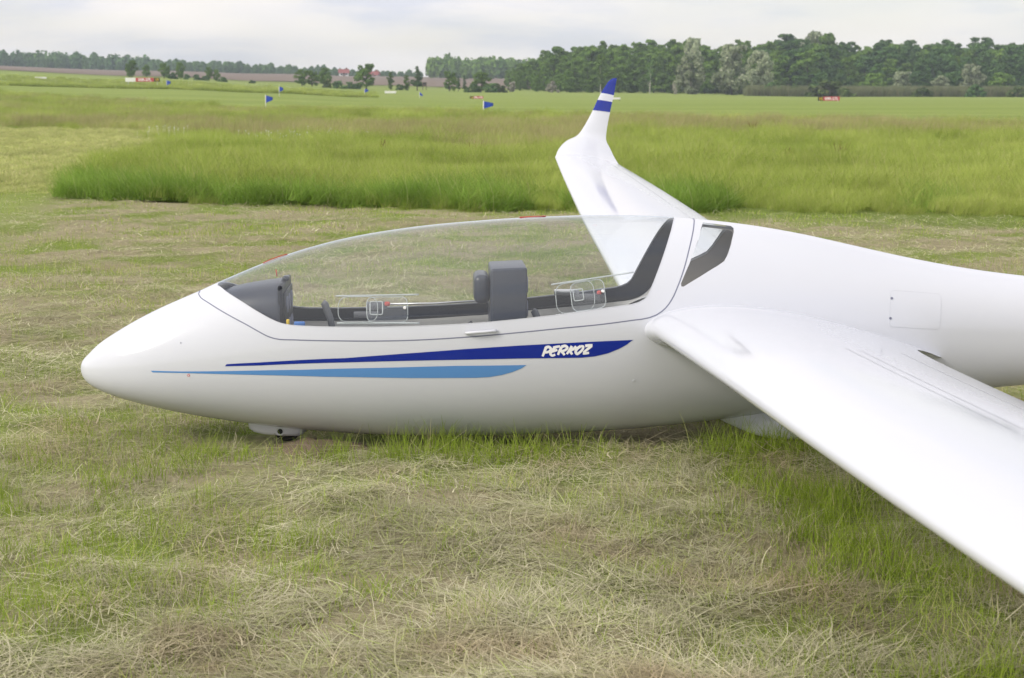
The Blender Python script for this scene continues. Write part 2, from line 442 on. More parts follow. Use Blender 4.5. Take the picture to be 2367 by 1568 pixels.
# ------------------------------------------------------------------ foliage makers
def quads(P, A, B, col, V, F, C):
    """P centre, A/B half axes (n,3)"""
    o = len(V) and sum(len(v) for v in V)
    n = len(P)
    v = np.stack([P - A, P - B * 0.9, P + A, P + B], 1).reshape(-1, 3)
    f = (np.arange(n)[:, None] * 4 + np.arange(4)[None, :]) + o
    V.append(v); F.append(f); C.append(np.repeat(col, 4, 0))
def unit(v): return v / np.maximum(np.linalg.norm(v, axis=1, keepdims=True), 1e-9)
def crown_mesh(name, mat, seed, h, r, base, shape, nleaf, leaf, warm=0.1):
    g = np.random.default_rng(seed)
    lobes = []
    nl = {'round': 40, 'ovoid': 46, 'column': 36, 'conifer': 34, 'bush': 18}[shape]
    for k in range(nl):
        q = (k + g.random()) / nl                 # height fraction in the crown
        if shape == 'round': env = math.sin(math.pi * min(1, 0.16 + q * 0.80)) ** 0.6
        elif shape == 'ovoid': env = math.sin(math.pi * (0.12 + 0.80 * q ** 0.9)) ** 0.75
        elif shape == 'column': env = 0.55 * math.sin(math.pi * (0.1 + 0.8 * q)) ** 0.5
        elif shape == 'conifer': env = (1 - q) ** 0.7 * (0.65 + 0.35 * g.random()) * 0.8 + 0.06
        else: env = math.sqrt(max(0.05, 1 - (q * 0.95) ** 2))
        z = base + (h - base) * (q if shape != 'bush' else q * 0.8)
        a = g.random() * 2 * math.pi; rad = r * env * math.sqrt(g.random()) * 0.98
        lr = r * (0.15 + 0.17 * g.random()) * (0.6 + 0.5 * env)
        if shape == 'conifer': lr = r * 0.30 * (1.1 - q * 0.7)
        lobes.append((np.array([rad * math.cos(a), rad * math.sin(a), min(z, h - lr * 0.7)]), lr, g.normal() * 0.16))
    w = np.array([l[1]**2 for l in lobes]); w /= w.sum()
    idx = g.choice(len(lobes), nleaf, p=w)
    Cc = np.array([l[0] for l in lobes])[idx]; Rr = np.array([l[1] for l in lobes])[idx]; tone = np.array([l[2] for l in lobes])[idx]
    dr = unit(g.normal(size=(nleaf, 3))); dr[:, 2] = np.abs(dr[:, 2]) * np.where(g.random(nleaf) < 0.72, 1, -1)
    sq = np.array([1, 1, 0.8 if shape != 'conifer' else 0.4])
    P = Cc + dr * sq * (Rr * (0.50 + 0.62 * g.random(nleaf) ** 0.7 + (g.random(nleaf) < .12) * .45 * g.random(nleaf)))[:, None]
    P[:, 2] = np.maximum(P[:, 2], 0.05)
    nrm = unit(dr + g.normal(size=(nleaf, 3)) * 0.7)
    A = unit(np.cross(nrm, g.normal(size=(nleaf, 3)))); B = np.cross(nrm, A)
    s = leaf * (0.55 + 0.9 * g.random(nleaf))[:, None]
    col = np.zeros((nleaf, 3)); col[:, 0] = np.clip(0.5 + tone + g.normal(size=nleaf) * 0.2, 0, 1); col[:, 1] = (g.random(nleaf) < warm) * g.random(nleaf)
    V, F, C = [], [], []
    quads(P, A * s, B * s * 0.7, col, V, F, C)
    me = bpy.data.meshes.new(name)
    v = np.concatenate(V); me.from_pydata(v.tolist(), [], np.concatenate(F).tolist())
    at_ = me.color_attributes.new('col', 'FLOAT_COLOR', 'POINT'); cc = np.ones((len(v), 4)); cc[:, :3] = np.concatenate(C); at_.data.foreach_set('color', cc.ravel())
    me.materials.append(mat)
    return me
def trunk_mesh(name, mat, seed, h, r0, limbs=6, spread=1.6, start=0.25):
    g = random.Random(seed)
    pts = [(0, 0, -0.3)]; x = y = 0
    for k in range(1, 7):
        x += g.uniform(-.12, .12); y += g.uniform(-.12, .12); pts.append((x, y, h * 0.85 * k / 6))
    parts = [tube(pts, [r0 * (1.25 if k == 0 else 1 - 0.14 * k) for k in range(7)], 7)]
    for k in range(limbs):
        q = start + (0.8 - start) * k / limbs; i = min(5, int(q * 6)); p = Vector(pts[i]).lerp(Vector(pts[i+1]), q * 6 - i)
        a = g.uniform(0, 6.28); L = spread * g.uniform(.6, 1.1)
        parts.append(tube([p, p + Vector((math.cos(a) * L * .5, math.sin(a) * L * .5, L * .45)), p + Vector((math.cos(a) * L, math.sin(a) * L, L * 1.1))], [r0 * .42, r0 * .28, r0 * .08], 5))
    v, f = join(parts)
    me = bpy.data.meshes.new(name); me.from_pydata(v, [], f); me.materials.append(mat)
    return me
TREE = {}
def tree_kind(key, n, mat, h, r, base, shape, nleaf, leaf, bark='bark', warm=0.1, rt=0.2):
    TREE[key] = [(crown_mesh('crown', M[mat], hash_(key, k), h, r, base, shape, nleaf, leaf, warm),
                  trunk_mesh('trunk', M[bark], k + 5, h, rt, spread=r * 0.7), h) for k in range(n)]
def hash_(key, k): return sum(ord(c) for c in key) * 31 + k
tree_kind('alder', 5, 'alder', 15, 4.0, 0.5, 'ovoid', 6200, 0.32)
tree_kind('dark', 5, 'dark', 16, 3.9, 0.5, 'ovoid', 6200, 0.32, warm=0.05)
tree_kind('willow', 3, 'willow', 13, 5.0, 0.6, 'round', 5600, 0.36, warm=0.3)
tree_kind('poplar', 3, 'alder', 14, 3.4, 0.6, 'column', 4200, 0.34)
tree_kind('lone', 4, 'alder', 7, 2.9, 1.0, 'round', 3000, 0.26)
tree_kind('ragged', 2, 'dark', 8, 2.5, 1.6, 'conifer', 1500, 0.26)
tree_kind('bush', 4, 'olive', 3.2, 2.2, 0.1, 'bush', 1500, 0.24, rt=0.06)
tree_kind('dbush', 3, 'dark', 3.2, 2.2, 0.1, 'bush', 1500, 0.24, rt=0.06)
tree_kind('blossom', 2, 'blossom', 3.4, 1.5, 0.4, 'bush', 900, 0.22, rt=0.06)
tree_kind('birch', 1, 'alder', 13, 2.4, 3.0, 'column', 1500, 0.28, bark='birch', rt=0.14)
tree_kind('bare', 1, 'dark', 11, 2.6, 4.0, 'column', 260, 0.2, bark='birch', rt=0.13)
def place_tree(key, name, b, d, h, label, cat='tree', group=None, wide=1.0, z=None):
    k = random.randrange(len(TREE[key])); cr, tr, h0 = TREE[key][k]
    x, y, gz = at(b, d)
    e = empty(name, (x, y, gz - 0.1 if z is None else z), random.uniform(0, 6.28))
    s = h / h0; e.scale = (s * wide, s * wide, s)
    tag(e, label, cat, group)
    for nm, me in (('crown', cr), ('trunk', tr)):
        o = bpy.data.objects.new(nm, me); o.parent = e; COL.objects.link(o)
    return e

# ------------------------------------------------------------------ the wood at the right
G_WOOD = 'trees massed in the wood at the right'
OUT = catmull([(-20, 38), (45, 68), (95, 90), (165, 100), (245, 107), (315, 114), (375, 112), (415, 117), (455, 100), (515, 109), (575, 113), (645, 128), (695, 136), (740, 127), (760, 112), (815, 113), (915, 112), (1015, 114), (1115, 119), (1200, 115), (1400, 115)])
def wood_h(b, d): return max(3.0, (float(OUT(b)) * 440 / 3744) * d / 440)
ORD = {}
for row, (d0, frac, step) in enumerate(((528, 1.05, 27), (503, 1.0, 28), (480, .93, 29), (458, 0.78, 31), (438, 0.46, 30))):
    b = -8 + row * 9
    while b < 1330:
        d = d0 + random.uniform(-8, 8)
        h = wood_h(b, d) * frac * random.uniform(0.83, 1.07)
        if row == 4: h *= random.uniform(0.7, 1.1)
        if row == 4 and (370 < b < 640 or random.random() < 0.06): b += step; continue
        kind = 'dark' if b > 560 else ('alder' if random.random() < 0.75 else 'poplar')
        if b > 560 and random.random() < 0.25: kind = 'alder'
        seg = [w for lim, w in ((120, 'left end of the wood'), (330, 'wood behind the far winglet'), (600, 'wood around the silver willows'), (800, 'wood below the highest crown'), (1000, 'dark wood right of the sign'), (9999, 'dark wood near right edge')) if b < lim][0]
        cell = (row, seg); ORD[cell] = ORD.get(cell, 0) + 1
        nth = ('first', 'second', 'third', 'fourth', 'fifth', 'sixth', 'seventh', 'eighth', 'ninth', 'tenth', 'eleventh', 'twelfth')[min(ORD[cell] - 1, 11)]
        lab = '%s tree, %s from left, %s row, %s' % ({'dark': 'dark green', 'alder': 'mid green', 'poplar': 'slender green'}[kind], nth, ('rear', 'fourth', 'third', 'second', 'front')[row], seg)
        place_tree(kind, 'wood_tree', b, d, h, lab, 'tree', G_WOOD, wide=random.uniform(0.85, 1.15) * (1.15 if kind == 'poplar' else 1.0) * (1.75 if row == 4 else 1.2))
        b += step * random.uniform(0.75, 1.25)
place_tree('willow', 'silver_willow', 412, 424, 10.0, 'pale silver willow at the wood edge, left of the larger silver willow', wide=1.0)
place_tree('willow', 'silver_willow', 508, 430, 13.2, 'largest pale silver willow at the front of the wood', wide=1.0)
place_tree('willow', 'silver_willow', 570, 440, 12.0, 'silver willow half merged into the dark wood, right of the largest willow', wide=0.8)
place_tree('willow', 'silver_willow', 416, 470, 15.6, 'tall pale willow top rising behind the left silver willow', wide=0.6)
place_tree('willow', 'silver_willow', 700, 520, 19.6, 'highest pale crown above the middle of the wood', wide=0.75)
place_tree('birch', 'birch_tree', 205, 425, 10.0, 'slim birch with a pale stem at the wood edge', wide=1.0)
place_tree('bare', 'bare_tree', 318, 424, 9.0, 'nearly leafless grey tree at the wood edge behind the winglet', wide=1.0)
place_tree('blossom', 'blossoming_bush', 93, 416, 3.4, 'pale blossoming bush at the foot of the wood, left of the winglet', 'bush')
place_tree('blossom', 'blossoming_bush', 2, 410, 3.0, 'pale blossoming bush at the left end of the wood', 'bush')
place_tree('blossom', 'blossoming_bush', 375, 412, 3.2, 'small pale blossoming bush left of the silver willow', 'bush', wide=0.6)
for (b, d, h, w, key, lab) in ((605, 402, 3.8, 1.0, 'dbush', 'pointed dark bush in the reeds below the silver willows'),
        (655, 402, 3.2, 0.7, 'dbush', 'narrow dark bush in the reeds right of the pointed bush'),
        (735, 395, 4.3, 1.7, 'bush', 'large rounded olive bush in the reeds behind the red sign'),
        (765, 392, 2.6, 0.9, 'bush', 'low green bush just right of the large rounded bush'),
        (950, 394, 2.8, 1.3, 'bush', 'low spreading bush in the reeds further right'),
        (1075, 394, 3.4, 1.0, 'dbush', 'dark bush in the reeds near the right edge'),
        (1170, 390, 3.0, 1.2, 'bush', 'olive bush in the reeds at the right edge')):
    place_tree(key, 'bush', b, d, h, lab, 'bush', wide=w)
for (b, d, h, w, lab) in ((835, 424, 6.0, 1.2, 'rounded shrub tree before the dark wood, middle right'), (900, 428, 6.6, 1.3, 'broad pale green shrub tree before the dark wood'),
        (990, 420, 5.4, 1.2, 'low pale shrub tree before the dark wood, towards the right'), (1060, 430, 8.6, 1.0, 'tall greyish shrub tree standing out before the dark wood'),
        (1130, 424, 6.2, 1.2, 'shrub tree before the dark wood at far right')):
    place_tree('willow' if 'greyish' in lab or 'pale' in lab else 'lone', 'shrub_tree', b, d, h, lab, 'tree', wide=w)

# ------------------------------------------------------------------ hedge trees and bushes on the left
for (key, b, d, h, w, lab) in (
        ('lone', -877, 430, 4.6, .85, 'round dark tree directly above the left red sign'),
        ('lone', -843, 470, 3.7, .8, 'faint small tree right of the tree above the left sign'),
        ('lone', -803, 430, 4.0, .9, 'conical dark tree right of the left red sign'),
        ('lone', -766, 430, 4.4, .7, 'tall thin-crowned tree, second right of the left red sign'),
        ('dbush', -750, 425, 1.7, .9, 'low bush at the foot of the thin-crowned tree'),
        ('dbush', -785, 425, 1.9, 1.0, 'low bush at the foot of the conical tree'),
        ('lone', -699, 430, 3.7, .8, 'left tree of the pair growing out of a bush clump'),
        ('lone', -682, 430, 3.2, .7, 'right tree of the pair growing out of a bush clump'),
        ('dbush', -728, 425, 1.7, 1.0, 'leftmost bush of the clump under the pair of trees'),
        ('dbush', -708, 425, 1.5, 1.2, 'middle bush of the clump under the pair of trees'),
        ('dbush', -668, 425, 1.6, 1.2, 'rightmost bush of the clump under the pair of trees'),
        ('dbush', -600, 430, 1.1, 1.3, 'small isolated bush on the edge of the ploughed field'),
        ('lone', -486, 400, 4.0, 1.1, 'broad pale green tree, leftmost of the hedge group'),
        ('lone', -462, 400, 3.9, 1.0, 'dark tree close right of the broad pale tree'),
        ('lone', -432, 430, 5.0, .9, 'tall rounded tree rising behind the hedge group'),
        ('bush', -425, 395, 2.3, 1.0, 'bright green bush in the hedge group'),
        ('dbush', -402, 395, 2.2, 1.1, 'dark bush beside the bright green bush'),
        ('dbush', -372, 400, 2.0, 1.3, 'low dark bush left of the big round tree'),
        ('dbush', -358, 400, 1.8, 1.0, 'smaller low bush at the foot of the big round tree'),
        ('lone', -336, 400, 6.2, 1.0, 'big round willow-like tree, largest of the hedge trees'),
        ('poplar', -281, 400, 4.4, 1.3, 'upright tree right of the big round tree'),
        ('poplar', -243, 395, 3.7, 1.5, 'short tree left of the ragged pine'),
        ('ragged', -219, 395, 6.0, 1.0, 'ragged open pine standing tall against the sky'),
        ('dbush', -258, 395, 1.7, 1.0, 'low bush left of the short tree'),
        ('lone', -145, 395, 4.9, .85, 'dark tree before the ploughed field, left of two thin saplings'),
        ('ragged', -124, 400, 3.8, .7, 'thin sapling right of the dark tree'),
        ('ragged', -110, 400, 4.0, .6, 'second thin sapling, next to the big bush'),
        ('lone', -72, 390, 4.8, 1.2, 'broad dark tree at the left of the wood'),
        ('dbush', -90, 385, 2.4, 1.2, 'dark bush at the foot of the broad tree'),
        ('dbush', -48, 385, 2.5, 1.1, 'dark bush between the broad tree and the wood'),
        ('bush', -30, 388, 2.4, 1.1, 'olive bush close to the left end of the wood')):
    place_tree(key, 'hedge_bush' if 'bush' in key else 'hedge_tree', b, d, h, lab, 'bush' if 'bush' in key else 'tree', wide=w)

# far woods: read as one mass
def far_wood(name, spec, mat, label):
    V, F, C = [], [], []
    for (b0, b1, d, hfun, step) in spec:
        b = b0
        while b < b1:
            dd = d + random.uniform(-30, 60)
            x, y, z = at(b, dd); h = hfun(b) * random.uniform(.82, 1.12); n = 260
            dr = unit(rng.normal(size=(n, 3))); r = np.array([h * .32, h * .32, h * .52])
            P = np.array([x, y, z + h * .52]) + dr * r * (0.6 + .45 * rng.random((n, 1))); P[:, 2] = np.maximum(P[:, 2], z)
            nr = unit(dr + rng.normal(size=(n, 3)) * .7); A = unit(np.cross(nr, rng.normal(size=(n, 3)))); B = np.cross(nr, A)
            s = 0.85 * (.5 + rng.random((n, 1)))
            col = np.zeros((n, 3)); col[:, 0] = np.clip(.5 + random.gauss(0, .18) + rng.normal(size=n) * .15, 0, 1)
            quads(P, A * s, B * s, col, V, F, C)
            b += step * random.uniform(.7, 1.3)
    return tag(mesh_obj(name, np.concatenate(V), np.concatenate(F), mat, cols=np.concatenate(C)), label, 'wood', kind='stuff')
lh = catmull([(-1300, 9), (-1080, 12), (-900, 10.5), (-760, 8.5), (-600, 7.5), (-480, 6.5), (-300, 4.5), (-150, 4.5)])
far_wood('distant_wood', [(-1300, -200, 1000, lambda b: float(lh(b)), 13), (-1300, -200, 960, lambda b: float(lh(b)) * .8, 15)], M['dark'], 'long bluish wood along the skyline above the ploughed field')
mh = catmull([(-190, 10), (-175, 12.5), (-150, 11), (-60, 10.5), (20, 11), (140, 12)])
far_wood('middle_wood', [(-186, 160, 850, lambda b: float(mh(b)), 11), (-184, 160, 830, lambda b: float(mh(b)) * .75, 12)], M['alder'], 'hazy block of wood behind the ploughed field, left of the big wood')

# ------------------------------------------------------------------ far houses, hide, signs, boards, flags
def house(b, d, w, dp, hw, hr, rz, label):
    x, y, z = at(b, d); e = empty('house', (x, y, z - .2), rz); tag(e, label, 'house')
    bm_obj('wall', box_bm((-w/2, -dp/2, 0), (w/2, dp/2, hw)), M['wpaint'], e, False)
    o = .5
    v = [(-w/2-o, -dp/2-o, hw-.1), (w/2+o, -dp/2-o, hw-.1), (w/2+o, dp/2+o, hw-.1), (-w/2-o, dp/2+o, hw-.1), (-w/2-o, 0, hw+hr), (w/2+o, 0, hw+hr)]
    rf = mesh_obj('roof', v, [(0, 1, 5, 4), (2, 3, 4, 5), (0, 4, 3), (1, 2, 5), (0, 3, 2, 1)], M['roof'], e)
    bm_obj('chimney', box_bm((w*.2, -.4, hw+hr*.5), (w*.2+.8, .4, hw+hr+.8)), M['roof'], rf, False)
    for k in (-.25, .25):
        wn = bm_obj('window', box_bm((w*k-.6, -dp/2-.06, hw*.4), (w*k+.6, -dp/2-.003, hw*.8)), M['black'], e, False)
    bm_obj('door', box_bm((-.5, -dp/2-.05, 0), (.5, -dp/2-.002, 2.0)), M['wood'], e, False)
house(-388, 890, 5.0, 5, 1.9, 2.1, R(8), 'small white house with a red roof beside the big round tree')
house(-318, 895, 5.0, 5, 1.0, 2.0, R(-12), 'house showing only its red roof right of the big round tree')
x, y, z = at(-202, 420); hide = tag(empty('hunting_hide', (x, y, z)), 'small dark wooden hunting hide on legs before the ploughed field', 'hide')
cab = bm_obj('cabin', box_bm((-.55, -.55, .9), (.55, .55, 2.0), .03, 1), M['wood'], hide, False)
bm_obj('hatch', box_bm((-.35, -.58, 1.4), (.35, -.553, 1.75)), M['black'], cab, False)
for sx in (-1, 1):
    for sy in (-1, 1): bm_obj('leg', box_bm((sx*.45-.06, sy*.45-.06, -.2), (sx*.45+.06, sy*.45+.06, .9)), M['wood'], hide, False)

def text_mesh(txt, size, mat, shear=0.0):
    c = bpy.data.curves.new('lettering', 'FONT'); c.body = txt; c.size = size; c.align_x = 'CENTER'; c.align_y = 'CENTER'; c.extrude = 0.004; c.offset = size * 0.018; c.resolution_u = 3
    o = bpy.data.objects.new('lettering', c); COL.objects.link(o)
    bpy.context.view_layer.update()
    me = bpy.data.meshes.new_from_object(o.evaluated_get(bpy.context.evaluated_depsgraph_get()))
    bpy.data.objects.remove(o); bpy.data.curves.remove(c)
    me.materials.clear(); me.materials.append(mat)
    return me
def sign(b, d, width, hgt, panels, label, rz=0, zoff=0.25):
    x, y, z = at(b, d); e = tag(empty('airfield_sign', (x, y, z), rz), label, 'sign')
    x0 = -width / 2
    for (frac, mat, txt, tmat) in panels:
        w = width * frac
        p = bm_obj('panel', box_bm((x0 + .02, -.06, zoff), (x0 + w - .02, .06, zoff + hgt), .012, 1), M[mat], e, False)
        if txt:
            o = bpy.data.objects.new('lettering', text_mesh(txt, hgt * 1.0, M[tmat])); o.parent = p; COL.objects.link(o)
            o.rotation_euler = (R(90), 0, 0); o.location = (x0 + w / 2, -.066, zoff + hgt * .48)
            k = min(1.0, (w * .9) / max(o.dimensions.x, .01)); o.scale = (k, 1, 1)
        x0 += w
    for sx in (-.42, .42): bm_obj('post', box_bm((width*sx-.04, .062, -.1), (width*sx+.04, .12, zoff+hgt*.8)), M['metal'], e, False)
sign(-853, 262, 5.6, .62, [(.30, 'wpaint', None, None), (.53, 'signred', '09R-27L', 'letter'), (.17, 'black', '15', 'yellow')], 'red and white airfield sign at left reading 09R-27L 15', zoff=.75)
sign(733, 224, 3.05, .55, [(.24, 'black', '15', 'yellow'), (.76, 'signred', '09R-27L', 'letter')], 'red airfield sign at right reading 15 09R-27L', zoff=.1)
sign(-82, 250, 2.1, .38, [(.28, 'black', '15', 'yellow'), (.72, 'signred', '09L-27R', 'letter')], 'small distant red airfield sign in the middle of the field', zoff=.1)
def board(b, d, w, h, label, split=False):
    x, y, z = at(b, d); e = tag(empty('marker_board', (x, y, z)), label, 'marker')
    for a, c in (((-w/2, -.02), (.02, w/2)) if split else ((-w/2, w/2),)):
        bm_obj('board', box_bm((a, -.05, .18), (c, .05, .18+h), .01, 1), M['wpaint'], e, False)
    for sx in (-.4, .4): bm_obj('post', box_bm((w*sx-.04, .055, -.1), (w*sx+.04, .12, .3)), M['wood'], e, False)
board(-281, 300, 2.1, .42, 'white marker board in front of the upright hedge tree', True)
board(-1088, 300, 2.1, .34, 'white marker board near the left edge, before the ploughed field', True)
board(241, 240, 1.25, .28, 'white marker board right beside the far winglet')
def flag(b, d, h, fw, fh, label, droop=0.0, zoff=0.0):
    x, y, z = at(b, d); e = tag(empty('marker_flag', (x, y, z + zoff)), label, 'flag', 'blue runway marker flags')
    v, f = tube([(0, 0, -.2), (0, 0, h)], .028, 8); mesh_obj('pole', v, f, M['wpaint'], e, True)
    n = 9; k = 5; V = []; F = []
    for side in (0, 1):
        for i in range(n):
            q = i / (n - 1)
            for j in range(k):
                p = j / (k - 1)
                hh = fh * (1 - 0.62 * q)            # pennant narrowing to the fly
                V.append((.02 + fw * q, .05 * math.sin(q * 7) * q + .01 * side, h - .02 - droop * q - fh * .45 * q * 0.9 * (1 if droop else .6) - hh * p * .98))
    for side in (0, 1):
        o = side * n * k
        for i in range(n - 1):
            for j in range(k - 1):
                a = o + i * k + j; q = (a, a + k, a + k + 1, a + 1); F.append(q if side == 0 else q[::-1])
    mesh_obj('cloth', V, F, M['flag'], e, True)
flag(-570, 131, 1.20, .55, .62, 'blue flag on a white pole, nearest of the flags at left')
flag(-798, 240, 1.25, .60, .75, 'blue flag furthest left, right of the left red sign')
flag(-538, 202, 1.25, .48, .70, 'blue flag right behind the nearest left flag')
flag(-341, 244, 1.25, .58, .58, 'blue flag below the big round hedge tree')
flag(-214, 247, 1.0, .50, .55, 'drooping blue flag in the far middle of the field', .25)
flag(-66, 106, 1.0, .62, .50, 'blue flag in the middle, left of the far winglet', zoff=-.1)

# ------------------------------------------------------------------ the glider
GLIDER = empty('glider', (-1.98245, -0.09696, 0.0), R(2.8))
tag(GLIDER, 'white two-seat glider with clear canopy and blue side stripes parked on mown grass', 'glider')
TOP = [(0,.338),(.011,.372),(.038,.402),(.089,.450),(.17,.504),(.27,.562),(.37,.612),(.47,.656),(.545,.688),(.629,.726),(.748,.777),(.868,.825),(1.026,.878),(1.224,.929),(1.422,.964),(1.62,.989),(1.819,1.006),(2.018,1.019),(2.217,1.027),(2.417,1.030),(2.617,1.027),(2.738,1.020),(2.919,1.003),(3.121,.977),(3.325,.941),(3.529,.896),(3.735,.849),(3.941,.806),(4.148,.770),(4.39,.738),(5.2,.685),(6.4,.645),(8.0,.615)]
BOT = [(0,.338),(.005,.308),(.023,.278),(.081,.238),(.178,.200),(.315,.162),(.453,.131),(.611,.102),(.77,.077),(1.01,.047),(1.31,.022),(1.613,.010),(1.815,.008),(2.12,.013),(2.426,.026),(2.732,.050),(3.039,.083),(3.5,.135),(3.9,.178),(4.26,.210),(4.6,.237),(5.2,.283),(6.4,.355),(8.0,.430)]
WID = [(0,0),(.01,.036),(.04,.074),(.1,.118),(.2,.168),(.35,.220),(.55,.263),(.8,.298),(1.2,.331),(1.6,.346),(2.0,.349),(2.4,.341),(2.8,.322),(3.2,.292),(3.6,.257),(4.0,.222),(4.4,.193),(5.2,.152),(6.4,.115),(8.0,.085)]
ZMX = [(0,.338),(.2,.345),(.6,.385),(1.2,.44),(2.0,.475),(2.8,.50),(3.4,.51),(4.0,.50),(4.4,.485),(5.2,.49),(6.4,.50),(8.0,.525)]
ftop, fbot, fwid, fzm = [catmull(L, True) for L in (TOP, BOT, WID, ZMX)]
NU, NL = 2.0, 2.25
def S(s, tau):                           # hull surface: s = sqrt(station), tau -1..1 from belly over port, crown, starboard
    s = np.asarray(s, float); tau = np.asarray(tau, float); t = np.abs(tau)
    zt, zb, w, zm = ftop(s), fbot(s), fwid(s), fzm(s)
    a = np.clip(t, 0, 1) * math.pi; c = np.abs(np.cos(a)); sn = np.abs(np.sin(a)); u = t <= .5
    n = np.where(u, NU, NL)
    y = w * np.maximum(sn, 1e-12) ** (2 / n)
    z = np.where(u, zm + (zt - zm) * c ** (2 / n), zm - (zm - zb) * c ** (2 / n))
    return np.stack([s * s + 0 * y, np.sign(tau) * y, z], -1)
def SN(s, tau):
    e = 1e-4; s = np.maximum(np.asarray(s, float), 2 * e); tau = np.clip(np.asarray(tau, float), -1 + 3e-3, 1 - 3e-3)
    a = S(s + e, tau) - S(s - e, tau); b = S(s, tau + e) - S(s, tau - e)
    n = np.cross(a, b); n = n / np.maximum(np.linalg.norm(n, axis=-1, keepdims=True), 1e-12)
    return n
_flip = 1.0 if SN(1.3, 0.0)[2] > 0 else -1.0
def hull_n(s, tau): return SN(s, tau) * _flip
def xz2t(x, z):
    s = math.sqrt(x); zt, zb, zm = float(ftop(s)), float(fbot(s)), float(fzm(s))
    if z >= zm: return math.acos(min(1, ((z - zm) / (zt - zm)) ** (NU / 2))) / math.pi
    return 1 - math.acos(min(1, ((zm - z) / (zm - zb)) ** (NL / 2))) / math.pi
def dense(L, step, closed):
    out = []; n = len(L)
    for i in range(n if closed else n - 1):
        a, b = np.array(L[i]), np.array(L[(i + 1) % n]); k = max(1, int(np.ceil(np.linalg.norm(b - a) / step)))
        out += [tuple(a + (b - a) * j / k) for j in range(k)]
    if not closed: out.append(tuple(L[-1]))
    return out
def smooth_line(L, per=6):               # rounded line through points
    P = np.array(L); d = np.concatenate([[0], np.cumsum(np.linalg.norm(np.diff(P, axis=0), axis=1))])
    fx, fy = catmull(list(zip(d, P[:, 0]))), catmull(list(zip(d, P[:, 1])))
    q = np.linspace(0, d[-1], per * len(L)); return list(zip(fx(q), fy(q)))
def side(L, sgn=-1): return [(math.sqrt(x), sgn * xz2t(x, z)) for x, z in L]
GLASS = [(0.6364,.7218),(0.7074,.6951),(0.7705,.6644),(0.8508,.6214),(0.9095,.593),(0.9482,.5787),(0.9905,.5717),(1.0827,.5669),(1.3311,.5649),(1.6173,.5712),(1.8657,.5852),(2.0574,.6029),(2.2498,.624),(2.4239,.6469),(2.5113,.6592),(2.5464,.6702),(2.572,.6906),(2.5924,.7298),(2.6221,.7946),(2.6585,.8771),(2.6951,.9581),(2.7332,1.0183)]
SEAM = [(0.5531,.6845),(0.5769,.6703),(0.609,.6576),(0.6731,.6274),(0.734,.5987),(0.7934,.5708),(0.8518,.5402),(0.8942,.5201),(0.9288,.511),(1.0056,.5079),(1.2351,.5041),(1.5213,.5068),(1.8079,.5227),(1.9995,.5386),(2.1917,.5561),(2.3847,.5732),(2.501,.5872),(2.5788,.5977),(2.6178,.6124),(2.6511,.6367),(2.6809,.6742),(2.7097,.7303),(2.7402,.8026),(2.7698,.885),(2.8007,.9657),(2.8228,1.0102)]
WIN = [(2.8583,.9995),(2.8216,.9351),(2.7695,.8318),(2.7258,.7451),(2.7274,.7338),(2.7371,.7318),(2.8135,.7738),(2.8994,.8209),(2.9287,.8389),(2.9496,.8699),(2.9687,.9096),(2.9915,.9600),(2.995,.975),(2.985,.9835)]
def sym_loop(L):
    P = smooth_line(side(L), 5); P[0] = (P[0][0], 0.0); P[-1] = (P[-1][0], 0.0)
    P = [P[0]] + [p for p in P[1:-1] if p[1] < -1e-3] + [P[-1]]
    return P + [(a, -b) for a, b in P[-2:0:-1]]
g_loop, s_loop = sym_loop(GLASS), sym_loop(SEAM)
w_loop = [dense(side(WIN, sg), .012, True) for sg in (-1, 1)]
KX, KY = 1.6, .75
def cdt(loops, pts, gap=.006):
    V = []; E_ = []
    for L in loops:
        o = len(V); V += [(a * KX, b * KY) for a, b in L]; E_ += [(o + i, o + (i + 1) % len(L)) for i in range(len(L))]
    B = np.array(V) if V else np.zeros((0, 2)); P = np.array(pts) * (KX, KY)
    if len(B):
        keep = np.ones(len(P), bool)
        for q in range(0, len(P), 4000):
            dd = ((P[q:q+4000, None, :] - B[None]) ** 2).sum(-1).min(1); keep[q:q+4000] = dd > gap ** 2
        P = P[keep]
    allv = [Vector(v) for v in V] + [Vector(p) for p in P]
    r = delaunay_2d_cdt(allv, E_, [], 0, 1e-7)
    v = np.array([tuple(p) for p in r[0]]) / (KX, KY); f = np.array([tuple(q) for q in r[2] if len(q) == 3])
    return v, f
def surf_obj(name, v, f, off, mat, parent, flipn=False):
    used = np.unique(f); mp_ = -np.ones(len(v), int); mp_[used] = np.arange(len(used)); v = v[used]; f = mp_[f]
    n = hull_n(v[:, 0], v[:, 1]); P = S(v[:, 0], v[:, 1]) + n * off
    fn = np.cross(P[f[:, 1]] - P[f[:, 0]], P[f[:, 2]] - P[f[:, 0]])
    bad = (fn * n[f[:, 0]]).sum(1) < 0
    if flipn: bad = ~bad; n = -n
    f[bad] = f[bad][:, ::-1]
    return mesh_obj(name, P, f, mat, parent, True, normals=n)
ss = np.concatenate([[.0015, .004, .008], np.arange(.014, 1.76, .0105), np.arange(1.77, 2.828, .02), [2.828]])
ts = np.linspace(-1, 1, 97)
SS, TT = np.meshgrid(ss, ts)
hv, hf = cdt([g_loop, s_loop] + w_loop, np.stack([SS.ravel(), TT.ravel()], 1))
cen = hv[hf].mean(1)
inG = in_poly(cen[:, 0], cen[:, 1], g_loop); inS = in_poly(cen[:, 0], cen[:, 1], s_loop)
inW = [in_poly(cen[:, 0], cen[:, 1], L) for L in w_loop]
body = ~inS & ~inW[0] & ~inW[1]
fus = surf_obj('fuselage', hv, hf[body], 0, M['white'], GLIDER)
